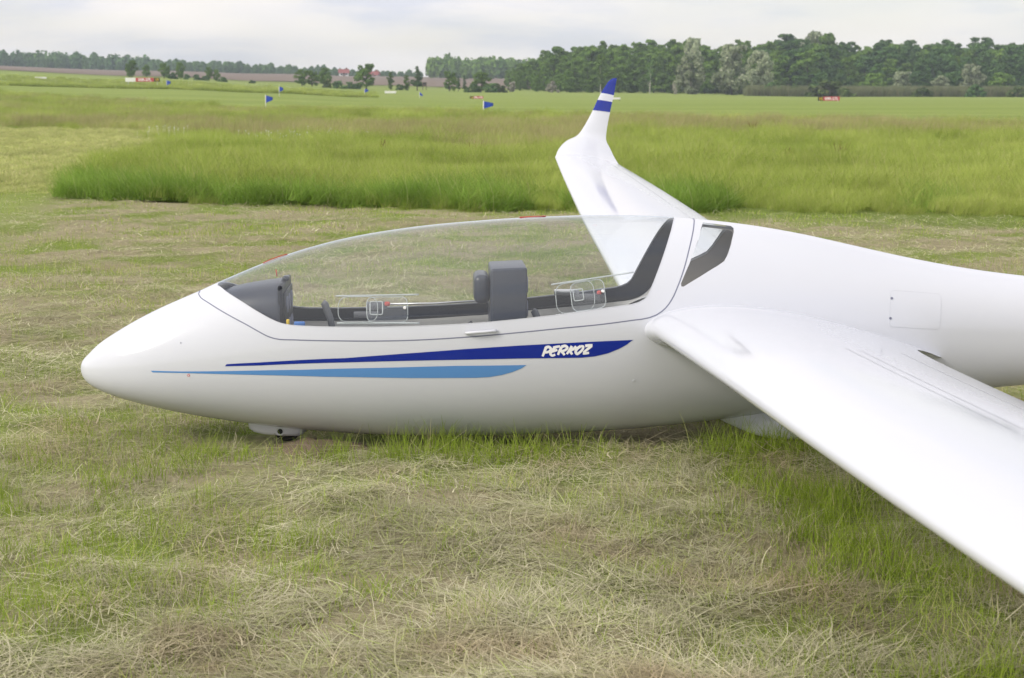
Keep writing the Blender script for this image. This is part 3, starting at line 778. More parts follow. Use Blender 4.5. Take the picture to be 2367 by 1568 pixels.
canopy = surf_obj('canopy', hv, hf[inG], 0, M['glass'], GLIDER); canopy['label'] = 'long clear acrylic canopy'
frame = surf_obj('canopy_frame', hv, hf[inS & ~inG], 0, M['white'], canopy)
surf_obj('frame_lining', hv, hf[inS & ~inG], -.014, M['black'], canopy, True)
for k in (0, 1):
    surf_obj('side_window', hv, hf[inW[k]], -.001, M['glass'], GLIDER)
inner = body & (cen[:, 0] > .77) & (cen[:, 0] < math.sqrt(2.70))
tub = surf_obj('cockpit_tub', hv, hf[inner], -.022, M['tub'], GLIDER, True)
aft = body & (cen[:, 0] >= math.sqrt(2.70)) & (cen[:, 0] < math.sqrt(3.12))
surf_obj('aft_lining', hv, hf[aft], -.022, M['aft'], tub, True)
def bulkhead(x, ins, mat, name, zmax=None):
    s = math.sqrt(x); tt = np.linspace(-1, 1, 64); P = S(np.full(64, s), tt) - hull_n(np.full(64, s), tt) * ins
    if zmax: P[:, 2] = np.minimum(P[:, 2], zmax)
    V = np.concatenate([P, P + (.012, 0, 0)])
    F = [tuple(range(64)), tuple(range(64, 128))[::-1]] + [(i, i + 64, (i + 1) % 64 + 64, (i + 1) % 64) for i in range(64)]
    mesh_obj(name, V, F, mat, GLIDER)
bulkhead(3.11, .024, M['tub'], 'rear_bulkhead')
bulkhead(.61, .02, M['black'], 'front_bulkhead', .66)

def ribbon(name, L, w, off, mat, parent, closed=False):
    v = np.array(L); P = S(v[:, 0], v[:, 1]); n = hull_n(v[:, 0], v[:, 1])
    T = np.roll(P, -1, 0) - np.roll(P, 1, 0)
    if not closed: T[0] = P[1] - P[0]; T[-1] = P[-1] - P[-2]
    sd = unit(np.cross(n, T)); a = P + sd * w / 2; b = P - sd * w / 2; k = len(P)
    V = np.concatenate([a + n * off, b + n * off, a - n * .003, b - n * .003]); F = []
    for i in range(k if closed else k - 1):
        j = (i + 1) % k; F += [(i, j, j + k, i + k), (i, i + 2*k, j + 2*k, j), (i + k, j + k, j + 3*k, i + 3*k)]
    return mesh_obj(name, V, F, mat, parent)
ribbon('seam', dense(s_loop, .012, True), .0052, .0006, M['seam'], canopy, True)
ribbon('glass_edge', dense(g_loop, .012, True), .004, .0005, M['faint'], canopy, True)

def decal(name, L, mat, parent, off=.0012, gs=.011, gt=.006):
    L = dense(L, .008, True); A = np.array(L)
    g1 = np.arange(A[:, 0].min(), A[:, 0].max(), gs); g2 = np.arange(A[:, 1].min(), A[:, 1].max(), gt)
    a, b = np.meshgrid(g1, g2); q = np.stack([a.ravel(), b.ravel()], 1); q = q[in_poly(q[:, 0], q[:, 1], L)]
    v, f = cdt([L], q if len(q) else np.zeros((0, 2)), .002); c = v[f].mean(1)
    return surf_obj(name, v, f[in_poly(c[:, 0], c[:, 1], L)], off, mat, parent)
DARK = [(.6952,.3875),(.7032,.3973),(.8502,.4068),(1.234,.4281),(1.6164,.4563),(1.9994,.4808),(2.2882,.4934),(2.5091,.5003),(2.4821,.4812),(2.4435,.4602),(2.3952,.4413),(2.3372,.4283),(2.2792,.4231),(1.9995,.4224),(1.6161,.4173),(1.2337,.4086),(.8499,.3932)]
LIGHT = [(.3582,.3598),(.4991,.3602),(.6945,.3659),(1.0415,.3748),(1.4245,.3848),(1.7117,.3913),(2.0324,.3925),(2.0094,.3768),(1.971,.3613),(1.9229,.3478),(1.8652,.3383),(1.8075,.3358),(1.5196,.3367),(1.1366,.3434),(.8486,.3499),(.6163,.3528),(.4594,.3533),(.3659,.3523)]
st1 = decal('upper_stripe', side(DARK), M['blue'], fus); st1['label'] = 'dark blue stripe lettered PERKOZ'
st2 = decal('lower_stripe', side(LIGHT), M['lblue'], fus); st2['label'] = 'light blue stripe'
# brush lettering on the stripe, letter by letter
def lz(p): return (2.1051 + (1202 + p[0] * .11718 - 1255) * .00193, .4779 - (758.2 + p[1] * .11718 - 800) * .00195)
LET = {'P': [[(515,380),(482,470),(445,562)], [(505,388),(572,378),(608,412),(585,458),(495,488)]],
       'E': [[(700,378),(638,445),(602,520),(630,546),(695,528)], [(655,395),(720,376),(790,366)], [(630,462),(690,450),(735,432)]],
       'R': [[(820,378),(782,450),(748,535)], [(812,376),(900,362),(932,392),(895,438),(800,462)], [(815,458),(850,500),(880,540)]],
       'K': [[(1025,365),(972,445),(922,522)], [(1108,372),(1045,428),(972,452)], [(980,448),(1005,495),(1030,528)]],
       'O': [[(1200,366),(1135,410),(1097,480),(1122,520),(1180,488),(1238,420),(1246,376),(1200,366)]],
       'Z': [[(1285,364),(1355,354),(1428,350)], [(1412,362),(1335,425),(1252,492)], [(1240,506),(1300,508),(1362,500)]]}
for ch, strokes in LET.items():
    allV, allF = [], []
    for st in strokes:
        q = np.array(smooth_line(st, 5)); T = np.gradient(q, axis=0); nn = np.stack([-T[:, 1], T[:, 0]], 1); nn /= np.linalg.norm(nn, axis=1, keepdims=True)
        w = np.linspace(29, 22, len(q))[:, None]; pts = np.concatenate([q + nn * w, q - nn * w]); k = len(q)
        st_ = side([lz(p) for p in pts]); a = np.array(st_); n = hull_n(a[:, 0], a[:, 1]); P = S(a[:, 0], a[:, 1]) + n * (.0022 + .0002 * len(allV))
        o = sum(len(x) for x in allV); allV.append(P); allF += [(o + i, o + i + 1, o + k + i + 1, o + k + i) for i in range(k - 1)]
    mesh_obj('letter', np.concatenate(allV), allF, M['letter'], st1)

# inspection hatch and small fittings on the hull
hat = [(3.6971,.700),(3.9385,.6778),(3.9256,.5203),(3.6854,.5391)]
hl = []
for i in range(4):
    a, b, c = np.array(hat[i-1]), np.array(hat[i]), np.array(hat[(i+1) % 4])
    for q in (0, .5, 1): hl.append(tuple(b + (a - b) / np.linalg.norm(a - b) * .012 * (1 - q) + (c - b) / np.linalg.norm(c - b) * .012 * q))
hatch = decal('hatch', side(hl), M['white'], fus, off=.0008)
ribbon('hatch_joint', dense(side(hl), .01, True), .0028, .0010, M['faint'], hatch, True)
def knob(x, z, r, mat, parent, name, h=.003):
    t_ = -xz2t(x, z); s = math.sqrt(x); p = Vector(S(s, t_)); n = Vector(hull_n(s, t_))
    v, f = tube([p - n * .002, p + n * h], r, 10); return mesh_obj(name, v, f, mat, parent)
for (x, z) in ((3.6983,.6642), (3.6892,.5761)): knob(x + .002, z, .006, M['seam'], hatch, 'screw')
for (x, z, r, mt) in ((.5299,.3432,.006,'red'), (2.5157,.3108,.007,'faint'), (.4963,.486,.003,'seam')):
    knob(x, z, r, M[mt], fus, 'static_port', .0012)
    if r > .004: knob(x, z, r * .62, M['white'], fus, 'static_port_plug', .0018)
# grip on the canopy frame
def on_hull(x, z, off, sg=-1):
    t_ = sg * xz2t(x, z); s = math.sqrt(x); return Vector(S(s, t_)) + Vector(hull_n(s, t_)) * off
hp = [on_hull(1.7622, .5383, .004), on_hull(1.775, .539, .014), on_hull(1.80, .5405, .018), on_hull(1.86, .5445, .018), on_hull(1.889, .5465, .014), on_hull(1.8999, .547, .004)]
v, f = tube(hp, [.006, .007, .007, .007, .007, .006], 8); mesh_obj('grip_handle', v, f, M['white'], canopy, True)

# sliding vent panels with their rails
def tube_on(L, off, r, name, mat, parent, seg=6):
    v, f = tube([on_hull(x, z, off) for x, z in L], r, seg); return mesh_obj(name, v, f, mat, parent, True)
def line(a, b, n=14): return [(a[0] + (b[0]-a[0]) * i / n, a[1] + (b[1]-a[1]) * i / n) for i in range(n + 1)]
def rrect(c, rad, n=6):
    out = []
    for i in range(len(c)):
        p0, p1, p2 = [np.array(c[(i + k) % len(c)]) for k in (-1, 0, 1)]; a = p1 + (p0 - p1) / np.linalg.norm(p0 - p1) * rad; b = p1 + (p2 - p1) / np.linalg.norm(p2 - p1) * rad
        for k in range(n + 1):
            q = k / n; out.append(tuple((1-q)**2 * a + 2*q*(1-q) * p1 + q*q * b))
    return out
for (ra, rb, pan, inn, hole) in (
        (((1.1877,.7008),(1.5571,.7076)), ((1.1937,.5825),(1.5601,.5827)), [(1.3239,.6961),(1.5055,.7002),(1.5087,.5859),(1.3274,.5859)], [(1.3411,.6759),(1.3965,.6761),(1.3963,.6203),(1.341,.6203)], [(1.20,.695),(1.375,.698),(1.375,.588),(1.20,.587)]),
        (((2.1459,.7483),(2.5151,.7993)), ((2.1631,.6134),(2.5307,.659)), [(2.2269,.7515),(2.3782,.7745),(2.3911,.6467),(2.2402,.626)], [(2.2417,.7236),(2.2842,.7288),(2.2891,.6802),(2.2466,.6749)], [(2.16,.745),(2.33,.768),(2.34,.637),(2.17,.617)])):
    vent = decal('vent_panel', side(rrect(pan, .03)), M['clear'], canopy, off=-.012)
    tube_on(line(*ra), -.010, .0042, 'rail', M['edge'], vent); tube_on(line(*rb), -.010, .0046, 'rail', M['edge'], vent)
    q = rrect(pan, .034); tube_on(q + [q[0]], -.013, .0022, 'panel_rim', M['edge'], vent)
    q = rrect(inn, .008); tube_on(q + [q[0]], -.008, .0028, 'scoop_frame', M['edge'], vent)
    q = rrect(hole, .045); tube_on(q + [q[0]], -.004, .0018, 'opening_rim', M['edge'], vent)
    cx_ = (pan[1][0] + pan[2][0]) / 2 - .012; cz_ = (pan[1][1] + pan[2][1]) / 2 + .005
    p = on_hull(cx_, cz_, .004); v, f = tube([p, p + Vector((0, -.014, .002))], [.008, .006], 10); mesh_obj('knob', v, f, M['letter'], vent)

# cockpit interior
def loft(secs, mat, name, parent, smooth=True, cap=True):
    k = len(secs[0]); V = [p for s in secs for p in s]; F = []
    for i in range(len(secs) - 1):
        for j in range(k):
            j2 = (j + 1) % k; F.append((i*k + j, i*k + j2, (i+1)*k + j2, (i+1)*k + j))
    if cap: F += [tuple(range(k))[::-1], tuple((len(secs)-1)*k + j for j in range(k))]
    return mesh_obj(name, V, F, mat, parent, smooth)
def hood_sec(x, wd, top, basez, n=20):
    out = []
    for i in range(n + 1):
        a = math.pi * i / n; c, s = math.cos(a), math.sin(a)
        out.append((x, wd * math.copysign(abs(c) ** .55, c), basez + (top - basez) * abs(s) ** .55))
    return out
hood = loft([hood_sec(x, w, tz, .50) for x, w, tz in ((.655,.155,.688),(.70,.185,.705),(.76,.205,.718),(.84,.222,.731),(.92,.235,.741),(.938,.238,.743))], M['darkgrey'], 'glare_shield', GLIDER)
bm_obj('panel_edge', box_bm((.928, -.225, .42), (.950, .225, .738), .008, 2), M['black'], hood)
bm_obj('instrument_panel', box_bm((.951, -.2, .40), (.958, .2, .70), .002, 1), M['black'], hood)
for yy in (-.11, 0, .11):
    for zz_ in (.64, .53):
        v, f = tube([(.957, yy, zz_), (.964, yy, zz_)], .037, 16); mesh_obj('dial', v, f, M['seam'], hood)
bm_obj('latch', box_bm((.932, -.03, .735), (.962, .03, .757), .005, 1), M['darkgrey'], hood)
rp = bm_obj('rear_instrument_box', box_bm((1.880, -.17, .30), (2.046, .17, .808), .012, 3), M['darkgrey'], GLIDER)
for vv in rp.data.vertices:
    if vv.co.z > .7 and vv.co.x < 1.95: vv.co.z -= .006
for yy in (-.08, .08):
    for zz_ in (.72, .61):
        v, f = tube([(2.045, yy, zz_), (2.053, yy, zz_)], .037, 16); mesh_obj('dial', v, f, M['seam'], rp)
hr = bm_obj('headrest', box_bm((1.806, -.12, .634), (1.879, .12, .769), .03, 4), M['darkgrey'], GLIDER)
def seat(x0, x1, z1, zc):
    o = loft([[(x0 + (x1 - x0) * q ** 1.3, y, zc + (z1 - zc) * q ** 1.6 + .02 * (abs(y) / .17) ** 2) for y in np.linspace(-.17, .17, 7)] + [(x0 + (x1 - x0) * q ** 1.3 + .03, y, zc - .03 + (z1 - zc) * q ** 1.6) for y in np.linspace(.17, -.17, 7)] for q in np.linspace(0, 1, 9)], M['seat'], 'seat', GLIDER)
    return o
seat(1.30, 1.80, .50, .20); seat(2.12, 2.60, .56, .22)
def stick(x, y, z, lean):
    b0 = Vector((x + .10, y, .10)); tp = Vector((x, y, z)); v, f = tube([b0, b0.lerp(tp, .5), b0.lerp(tp, .72)], .010, 8)
    o = mesh_obj('control_stick', v, f, M['metal'], GLIDER, True)
    d = (tp - b0).normalized(); v, f = tube([b0.lerp(tp, .70), b0.lerp(tp, .86), tp - Vector((.012, 0, -.004)), tp + Vector((-.022, 0, .012))], [.013, .016, .017, .014], 10); mesh_obj('grip', v, f, M['grip'], o, True)
    v, f = tube([b0.lerp(tp, .60), b0.lerp(tp, .70)], [.03, .018], 10); mesh_obj('gaiter', v, f, M['black'], o, True)
stick(1.135, -.02, .625, 0); stick(2.10, -.05, .585, 0)
# canopy latch levers and side levers on the far wall
v, f = tube([(1.40, .285, .585), (1.62, .30, .585), (1.85, .30, .597)], .006, 6); mesh_obj('push_rod', v, f, M['metal'], GLIDER, True)
lv = bm_obj('lever', box_bm((1.30, .262, .560), (1.40, .272, .600), .004, 1), M['grip'], GLIDER); 
bm_obj('knob', box_bm((1.388, .252, .578), (1.415, .272, .600), .008, 3), M['red'], lv)
bm_obj('latch_plate', box_bm((1.24, .268, .520), (1.36, .276, .552), .003, 1), M['grip'], GLIDER)
bm_obj('latch_plate', box_bm((2.30, .262, .600), (2.42, .270, .632), .003, 1), M['grip'], GLIDER)
lv2 = bm_obj('lever', box_bm((2.20, .262, .625), (2.32, .272, .655), .004, 1), M['metal'], GLIDER)
bm_obj('knob', box_bm((2.405, .245, .628), (2.428, .265, .648), .008, 3), M['red'], lv2)
bm_obj('yellow_handle', box_bm((.968, -.262, .560), (.982, -.248, .592), .004, 2), M['yellow'], GLIDER)
bm_obj('blue_handle', box_bm((1.00, -.255, .556), (1.05, -.235, .580), .006, 2), M['bluep'], GLIDER)
v, f = tube([(.96, .262, .52), (1.2, .285, .515), (1.85, .30, .53), (2.5, .28, .60)], .004, 6); mesh_obj('cable', v, f, M['black'], GLIDER, True)

# wool tuft on the canopy
yt = [on_hull(.905, float(ftop(math.sqrt(.905))) - .0002, .002) + Vector((0, 0, 0)), Vector((.90, -.005, .845)), Vector((.86, -.02, .83)), Vector((.838, -.03, .818))]
zt_ = lambda x: float(ftop(math.sqrt(x)))
v, f = tube([(.955, 0, zt_(.955) + .002), (.92, -.004, zt_(.92) + .004), (.88, -.008, zt_(.88) + .004), (.845, -.02, zt_(.845) + .002)], .0020, 6); ys = mesh_obj('yaw_string', v, f, M['red'], canopy, True)
v, f = tube([(2.02, 0, zt_(2.02) + .002), (2.08, -.002, zt_(2.08) + .003), (2.14, 0, zt_(2.14) + .002)], .0022, 6); mesh_obj('yaw_string', v, f, M['red'], canopy, True)
v, f = tube([(.905, -.03, .790), (.909, -.03, .757)], .0022, 6); mesh_obj('wool_end', v, f, M['red'], canopy, True)

# ---- wings
def airfoil(n=34):
    x = (1 - np.cos(np.linspace(0, math.pi, n))) / 2
    yt_ = 5 * (.2969*np.sqrt(x) - .1260*x - .3516*x**2 + .2843*x**3 - .1030*x**4)
    m_, p_ = .028, .42
    yc = np.where(x < p_, m_/p_**2*(2*p_*x - x*x), m_/(1-p_)**2*((1-2*p_)+2*p_*x - x*x))
    return x, yt_, yc
AX, AT, AC = airfoil()
def wing_loft(name, st, sgn, mat, parent, sub=7, tipcap=False, inboard=None):
    st = np.array(st, float); k = np.arange(len(st)); q = np.linspace(0, len(st) - 1, (len(st) - 1) * sub + 1)
    if sgn < 0 and name != 'tailplane':      # the left wing hangs a little lower
        for i in (2, st.shape[1] - 2): st[:, i] -= .0115 * np.maximum(st[:, 1] - .35, 0)
    C_ = [catmull(list(zip(k, st[:, i])))(q) for i in range(st.shape[1])]
    LE = np.stack([C_[0], C_[1], C_[2]], 1); TE = np.stack([C_[3], C_[1 if st.shape[1] == 6 else 4], C_[4 if st.shape[1] == 6 else 5]], 1); th = C_[-1]
    span = np.gradient((LE + TE) / 2, axis=0); ch = TE - LE; c = np.linalg.norm(ch, axis=1, keepdims=True)
    n = unit(np.cross(span, ch)); n *= np.where((n[0, 2] > 0), 1, -1)
    V = []; m_ = len(AX)
    for i in range(len(q)):
        up = LE[i] + ch[i] * AX[:, None] + n[i] * (c[i] * (AT * th[i] + AC))[:, None]
        lo = LE[i] + ch[i] * AX[:, None] + n[i] * (c[i] * (-AT * th[i] + AC))[:, None]
        V.append(np.concatenate([up[::-1], lo[1:]]))
    K = len(V[0]); V = np.concatenate(V); V[:, 1] *= sgn; F = []
    for i in range(len(q) - 1):
        for j in range(K - 1):
            f_ = (i*K + j, i*K + j + 1, (i+1)*K + j + 1, (i+1)*K + j); F.append(f_ if sgn < 0 else f_[::-1])
        f_ = (i*K + K - 1, i*K, (i+1)*K, (i+1)*K + K - 1)
    if tipcap:
        o = (len(q) - 1) * K; F.append(tuple(o + j for j in range(K)) if sgn < 0 else tuple(o + j for j in range(K))[::-1])
    return mesh_obj(name, V, F, mat, parent, True)
# stations: LEx, y, LEz, TEx, TEz, thickness
WST = [(2.47,.10,.520,4.00,.375,.20),(2.54,.24,.532,3.93,.395,.178),(2.559,.33,.545,3.855,.428,.168),(2.570,.42,.556,3.785,.456,.160),(2.58,.58,.569,3.725,.480,.152),(2.590,1.05,.594,3.685,.508,.147),(2.610,2.05,.645,3.645,.562,.143),(2.642,3.5,.714,3.625,.634,.14),(2.682,4.7,.768,3.60,.692,.135),(2.745,6.5,.850,3.535,.782,.13),(2.822,8.45,.940,3.450,.875,.12)]
# winglet: LEx, LEy, LEz, TEx, TEy, TEz, thickness
WLA = [(2.822,8.45,.940,3.450,8.45,.875,.12),(2.872,8.62,1.02,3.425,8.60,.935,.115),(2.955,8.75,1.09,3.395,8.73,1.02,.11),(3.08,8.85,1.15,3.365,8.83,1.105,.105),(3.165,8.89,1.265,3.38,8.88,1.225,.10),(3.228,8.93,1.375,3.408,8.92,1.355,.095),(3.238,8.935,1.395,3.412,8.925,1.376,.095)]
WLB = [(3.238,8.935,1.395,3.412,8.925,1.376,.095),(3.288,8.96,1.500,3.438,8.955,1.478,.09)]
WLC = [(3.288,8.96,1.500,3.438,8.955,1.478,.09),(3.325,8.98,1.568,3.456,8.975,1.545,.09)]
WLD = [(3.325,8.98,1.568,3.456,8.975,1.545,.09),(3.375,9.0,1.645,3.472,8.998,1.63,.09),(3.412,9.012,1.692,3.484,9.01,1.685,.085),(3.452,9.02,1.716,3.490,9.02,1.716,.08)]
def wing_strip(st, sgn, y0, y1, xf, w, name, parent, mat, n=140):
    """fine joint line on the upper surface at chord fraction xf"""
    st = np.array(st)
    if sgn < 0: st[:, 2] -= .0115 * np.maximum(st[:, 1] - .35, 0); st[:, 4] -= .0115 * np.maximum(st[:, 1] - .35, 0)
    fs = [catmull(list(zip(st[:, 1], st[:, i]))) for i in (0, 2, 3, 4, 5)]
    a = []
    for y in np.linspace(y0, y1, n):
        lx, lz_, tx, tz, th = [float(f_(y)) for f_ in fs]; c = tx - lx
        for fr in (xf, xf + w / c):
            x = fr; t5 = 5*(.2969*math.sqrt(x)-.1260*x-.3516*x**2+.2843*x**3-.1030*x**4); m_, p_ = .028, .42
            yc = m_/p_**2*(2*p_*x-x*x) if x < p_ else m_/(1-p_)**2*((1-2*p_)+2*p_*x-x*x)
            a.append((lx + c*fr, sgn*y, lz_ + (tz-lz_)*fr + c*(t5*th+yc) + .0022))
    F = [(2*i, 2*i+1, 2*i+3, 2*i+2) for i in range(n-1)]
    if sgn < 0: F = [q[::-1] for q in F]
    return mesh_obj(name, a, F, mat, parent)
for sgn in (-1, 1):
    wing = wing_loft('wing', WST, sgn, M['white'], GLIDER, sub=8)
    wing['label'] = 'left wing reaching towards the viewer' if sgn < 0 else 'right wing with upturned tip beyond the canopy'
    wl = wing_loft('winglet', WLA, sgn, M['white'], wing, sub=6)
    for nm, st, mt in (('blue_band', WLB, 'blue'), ('white_band', WLC, 'white'), ('blue_tip', WLD, 'blue')):
        wing_loft(nm, st, sgn, M[mt], wl, sub=6, tipcap=(nm == 'blue_tip'))
    wing_strip(WST, sgn, 4.6, 8.35, .78, .006, 'aileron_joint', wing, M['joint'])
    wing_strip(WST, sgn, 1.6, 3.3, .50, .005, 'airbrake_joint', wing, M['joint'], 80)
    wing_strip(WST, sgn, 1.6, 3.3, .555, .005, 'airbrake_joint', wing, M['joint'], 80)
    wing_strip(WST, sgn, 1.2, 4.5, .80, .006, 'flap_joint', wing, M['joint'])

# ---- tail (mostly out of the picture to the right)
fin = wing_loft('fin', [(7.15, .0, .60, 8.02, .0, .60, .12), (7.35, .0, .95, 8.06, .0, .95, .12), (7.52, .0, 1.35, 8.08, .0, 1.35, .11), (7.66, .0, 1.72, 8.10, .0, 1.72, .10)], 1, M['white'], GLIDER, tipcap=True)
for sgn in (-1, 1):
    wing_loft('tailplane', [(7.62, 0, 1.74, 8.12, 1.74, .11), (7.66, .6, 1.75, 8.10, 1.75, .11), (7.74, 1.2, 1.76, 8.05, 1.76, .10), (7.80, 1.5, 1.765, 8.02, 1.765, .09)], sgn, M['white'], GLIDER, tipcap=True)

# ---- undercarriage
def wheel(x, y, z, r, w, name, tub_r):
    e = empty(name); e.parent = GLIDER
    bm = bmesh.new(); n1_, n2_ = 28, 12; V = []; F = []
    for i in range(n1_):
        a = 2*math.pi*i/n1_
        for j in range(n2_):
            c = 2*math.pi*j/n2_; rr = r - tub_r + tub_r*math.cos(c); V.append((x + rr*math.cos(a), y + w*math.sin(c), z + rr*math.sin(a)))
    for i in range(n1_):
        for j in range(n2_): F.append((i*n2_+j, ((i+1) % n1_)*n2_+j, ((i+1) % n1_)*n2_+(j+1) % n2_, i*n2_+(j+1) % n2_))
    bm.free(); mesh_obj('tyre', V, F, M['rubber'], e, True)
    v, f = tube([(x, y - w*.6, z), (x, y + w*.6, z)], r - tub_r*1.4, 20); mesh_obj('rim', v, f, M['metal'], e)
    return e
wheel(.937, 0, .052, .070, .035, 'nose_wheel', .026)
wheel(3.27, 0, .165, .19, .06, 'main_wheel', .055)
def fair_sec(x, hw, zb):
    zt = float(fbot(math.sqrt(x))) + .05
    return [(x, hw, zt), (x, hw, zb + .02), (x, hw*.85, zb + .004), (x, hw*.6, zb), (x, -hw*.6, zb), (x, -hw*.85, zb + .004), (x, -hw, zb + .02), (x, -hw, zt)]
nf = loft([fair_sec(x, h, zb) for x, h, zb in ((.757,.02,.070),(.768,.05,.048),(.79,.068,.036),(.84,.078,.026),(.92,.08,.018),(.99,.076,.016),(1.01,.070,.022),(1.03,.045,.036))], M['white'], 'nose_wheel_fairing', GLIDER)
v, f = tube([(.912, -.0795, .046), (.912, -.0825, .046)], .0125, 16); mesh_obj('axle_hole', v, f, M['black'], nf)
v, f = tube([(.912, -.0790, .046), (.912, -.0815, .046)], .019, 20); mesh_obj('axle_ring', v, f, M['faint'], nf)
for sgn in (-1, 1):
    yo = .112 * sgn; secs = []
    for x, hw, zb in ((2.93,.035,.088),(2.98,.07,.062),(3.05,.095,.032),(3.12,.108,.006),(3.19,.112,-.010),(3.27,.113,-.016),(3.38,.112,-.016),(3.47,.105,-.008),(3.54,.09,.02),(3.60,.06,.09)):
        secs.append([(x, sgn*hw*.95, .16), (x, sgn*hw, zb + .06), (x, sgn*hw*.99, zb + .02), (x, sgn*hw*.92, zb + .004), (x, sgn*hw*.8, zb), (x, sgn*hw*.72, zb + .012), (x, sgn*hw*.75, .16)])
    dr = loft(secs, M['white'], 'wheel_door', GLIDER)
    v, f = tube([(3.225, yo + .004*sgn, .0), (3.225, yo - .016*sgn, .0)], .006, 8); mesh_obj('bolt', v, f, M['seam'], dr)

# ------------------------------------------------------------------ grass and hay (uncountable: scattered clumps)
def clump(name, mat, seed, n, rad, l0, l1, w0, w1, lay, bend, warm, segs=3, lean=(0, 0), tone=.5, tonev=.22, zlift=0.0, flow=None):
    g = np.random.default_rng(seed)
    V = []; F = []; C = []
    for i in range(n):
        a = g.random() * 2 * math.pi; rr = rad * math.sqrt(g.random()); x, y = rr*math.cos(a), rr*math.sin(a)
        L = l0 + (l1 - l0) * g.random(); w = w0 + (w1 - w0) * g.random()
        az = g.random() * 2 * math.pi if flow is None else flow + g.normal() * .7
        el = (1 - lay) * math.pi/2 + g.normal() * (.13 if lay > .5 else .22)
        el = min(max(el, -.05 if lay > .5 else .3), math.pi/2)
        d = np.array([math.cos(az)*math.cos(el) + lean[0], math.sin(az)*math.cos(el) + lean[1], math.sin(el)]); d /= np.linalg.norm(d)
        p = np.array([x, y, zlift * g.random()]); hz = np.array([math.cos(az), math.sin(az), 0]); cv = g.normal() * bend
        sd = np.cross(d, [0, 0, 1.0]); sd = sd / max(np.linalg.norm(sd), 1e-6)
        if lay <= .5: sd = np.array([math.cos(a*3), math.sin(a*3), 0])
        o = len(V); tn = min(1, max(0, tone + g.normal() * tonev)); wm = g.random() if g.random() < warm else 0.0
        for k in range(segs + 1):
            q = k / segs; wk = w * (1 - .75 * q) if lay <= .5 else w * (1 - .3 * q)
            V += [tuple(p + sd * wk / 2), tuple(p - sd * wk / 2)]; C += [(tn, wm, 0)] * 2
            if k:
                F.append((o + 2*k - 2, o + 2*k - 1, o + 2*k + 1, o + 2*k))
            dd = d.copy()
            if lay <= .5: dd = d + hz * bend * (q * 1.6) + np.array([lean[0], lean[1], 0]) * q * 1.5; dd[2] -= bend * q * .7
            else: dd = d + sd * cv * (q - .4) * 2; dd[2] += .5 * bend * math.sin(q * 5 + i) - .25 * q * bend
            dd /= np.linalg.norm(dd); p = p + dd * L / segs
            if lay > .5: p[2] = max(p[2], .002)
    me = bpy.data.meshes.new(name); me.from_pydata(V, [], F)
    at_ = me.color_attributes.new('col', 'FLOAT_COLOR', 'POINT'); cc = np.ones((len(V), 4)); cc[:, :3] = C; at_.data.foreach_set('color', cc.ravel())
    me.materials.append(mat)
    return bpy.data.objects.new(name, me)
def clump_set(key, objs):
    c = bpy.data.collections.new(key)
    for o in objs: c.objects.link(o)
    return c
tallset = clump_set('tall_tufts', [clump('tall%d' % k, M['tall'], 100+k, 1150, .85, .20, .50, .004, .0075, .2, .5, .14, 4, lean=(.14, -.02), tone=.5, tonev=.26) for k in range(6)])

def blades(P, az, el, L, w, bend, droop, segs, tone, warm, flat):
    """many thin curved strips at once -> verts, faces, colour"""
    n = len(P); hz = np.stack([np.cos(az), np.sin(az), np.zeros(n)], 1)
    d = hz * np.cos(el)[:, None]; d[:, 2] = np.sin(el)
    perp = np.stack([-np.sin(az), np.cos(az), np.zeros(n)], 1)
    ta = rng.random(n) * 6.283; sd = perp if flat else np.stack([np.cos(ta), np.sin(ta), np.zeros(n)], 1)
    p = P.copy(); V = np.zeros((n, segs + 1, 2, 3)); g0 = P[:, 2].copy()
    for k in range(segs + 1):
        q = k / segs; wk = (w * ((1 - .3 * q) if flat else (1 - .8 * q)))[:, None]
        V[:, k, 0] = p + sd * wk / 2; V[:, k, 1] = p - sd * wk / 2
        if flat: dd = d + perp * (bend * (q - .3) * 2)[:, None]; dd[:, 2] -= droop * q * 1.2
        else: dd = d + hz * (bend * q * 1.6)[:, None]; dd[:, 2] -= droop * q
        dd = unit(dd); p = p + dd * (L / segs)[:, None]
        if flat: p[:, 2] = np.maximum(p[:, 2], g0 - .015)
    o = (np.arange(n) * (segs + 1) * 2)[:, None]
    F = np.concatenate([np.stack([o[:, 0] + 2*k, o[:, 0] + 2*k + 1, o[:, 0] + 2*k + 3, o[:, 0] + 2*k + 2], 1) for k in range(segs)])
    C = np.zeros((n, (segs + 1) * 2, 3)); C[:, :, 0] = np.clip(tone, 0, 1)[:, None]; C[:, :, 1] = warm[:, None]
    return V.reshape(-1, 3), F, C.reshape(-1, 3)
def blade_obj(name, parts, mat, label, cat):
    V = []; F = []; C = []; o = 0
    for v, f, c in parts: V.append(v); F.append(f + o); C.append(c); o += len(v)
    V, F, C = np.concatenate(V), np.concatenate(F), np.concatenate(C); me = bpy.data.meshes.new(name); nf = len(F)
    me.vertices.add(len(V)); me.vertices.foreach_set('co', V.ravel().astype(np.float32))
    me.loops.add(nf * 4); me.loops.foreach_set('vertex_index', F.ravel().astype(np.int32))
    me.polygons.add(nf); me.polygons.foreach_set('loop_start', np.arange(0, nf * 4, 4, dtype=np.int32))
    me.update(calc_edges=True)
    a = me.color_attributes.new('col', 'FLOAT_COLOR', 'POINT'); cc = np.ones((len(V), 4), np.float32); cc[:, :3] = C; a.data.foreach_set('color', cc.ravel())
    me.materials.append(mat); ob = bpy.data.objects.new(name, me); COL.objects.link(ob)
    return tag(ob, label, cat, kind='stuff')

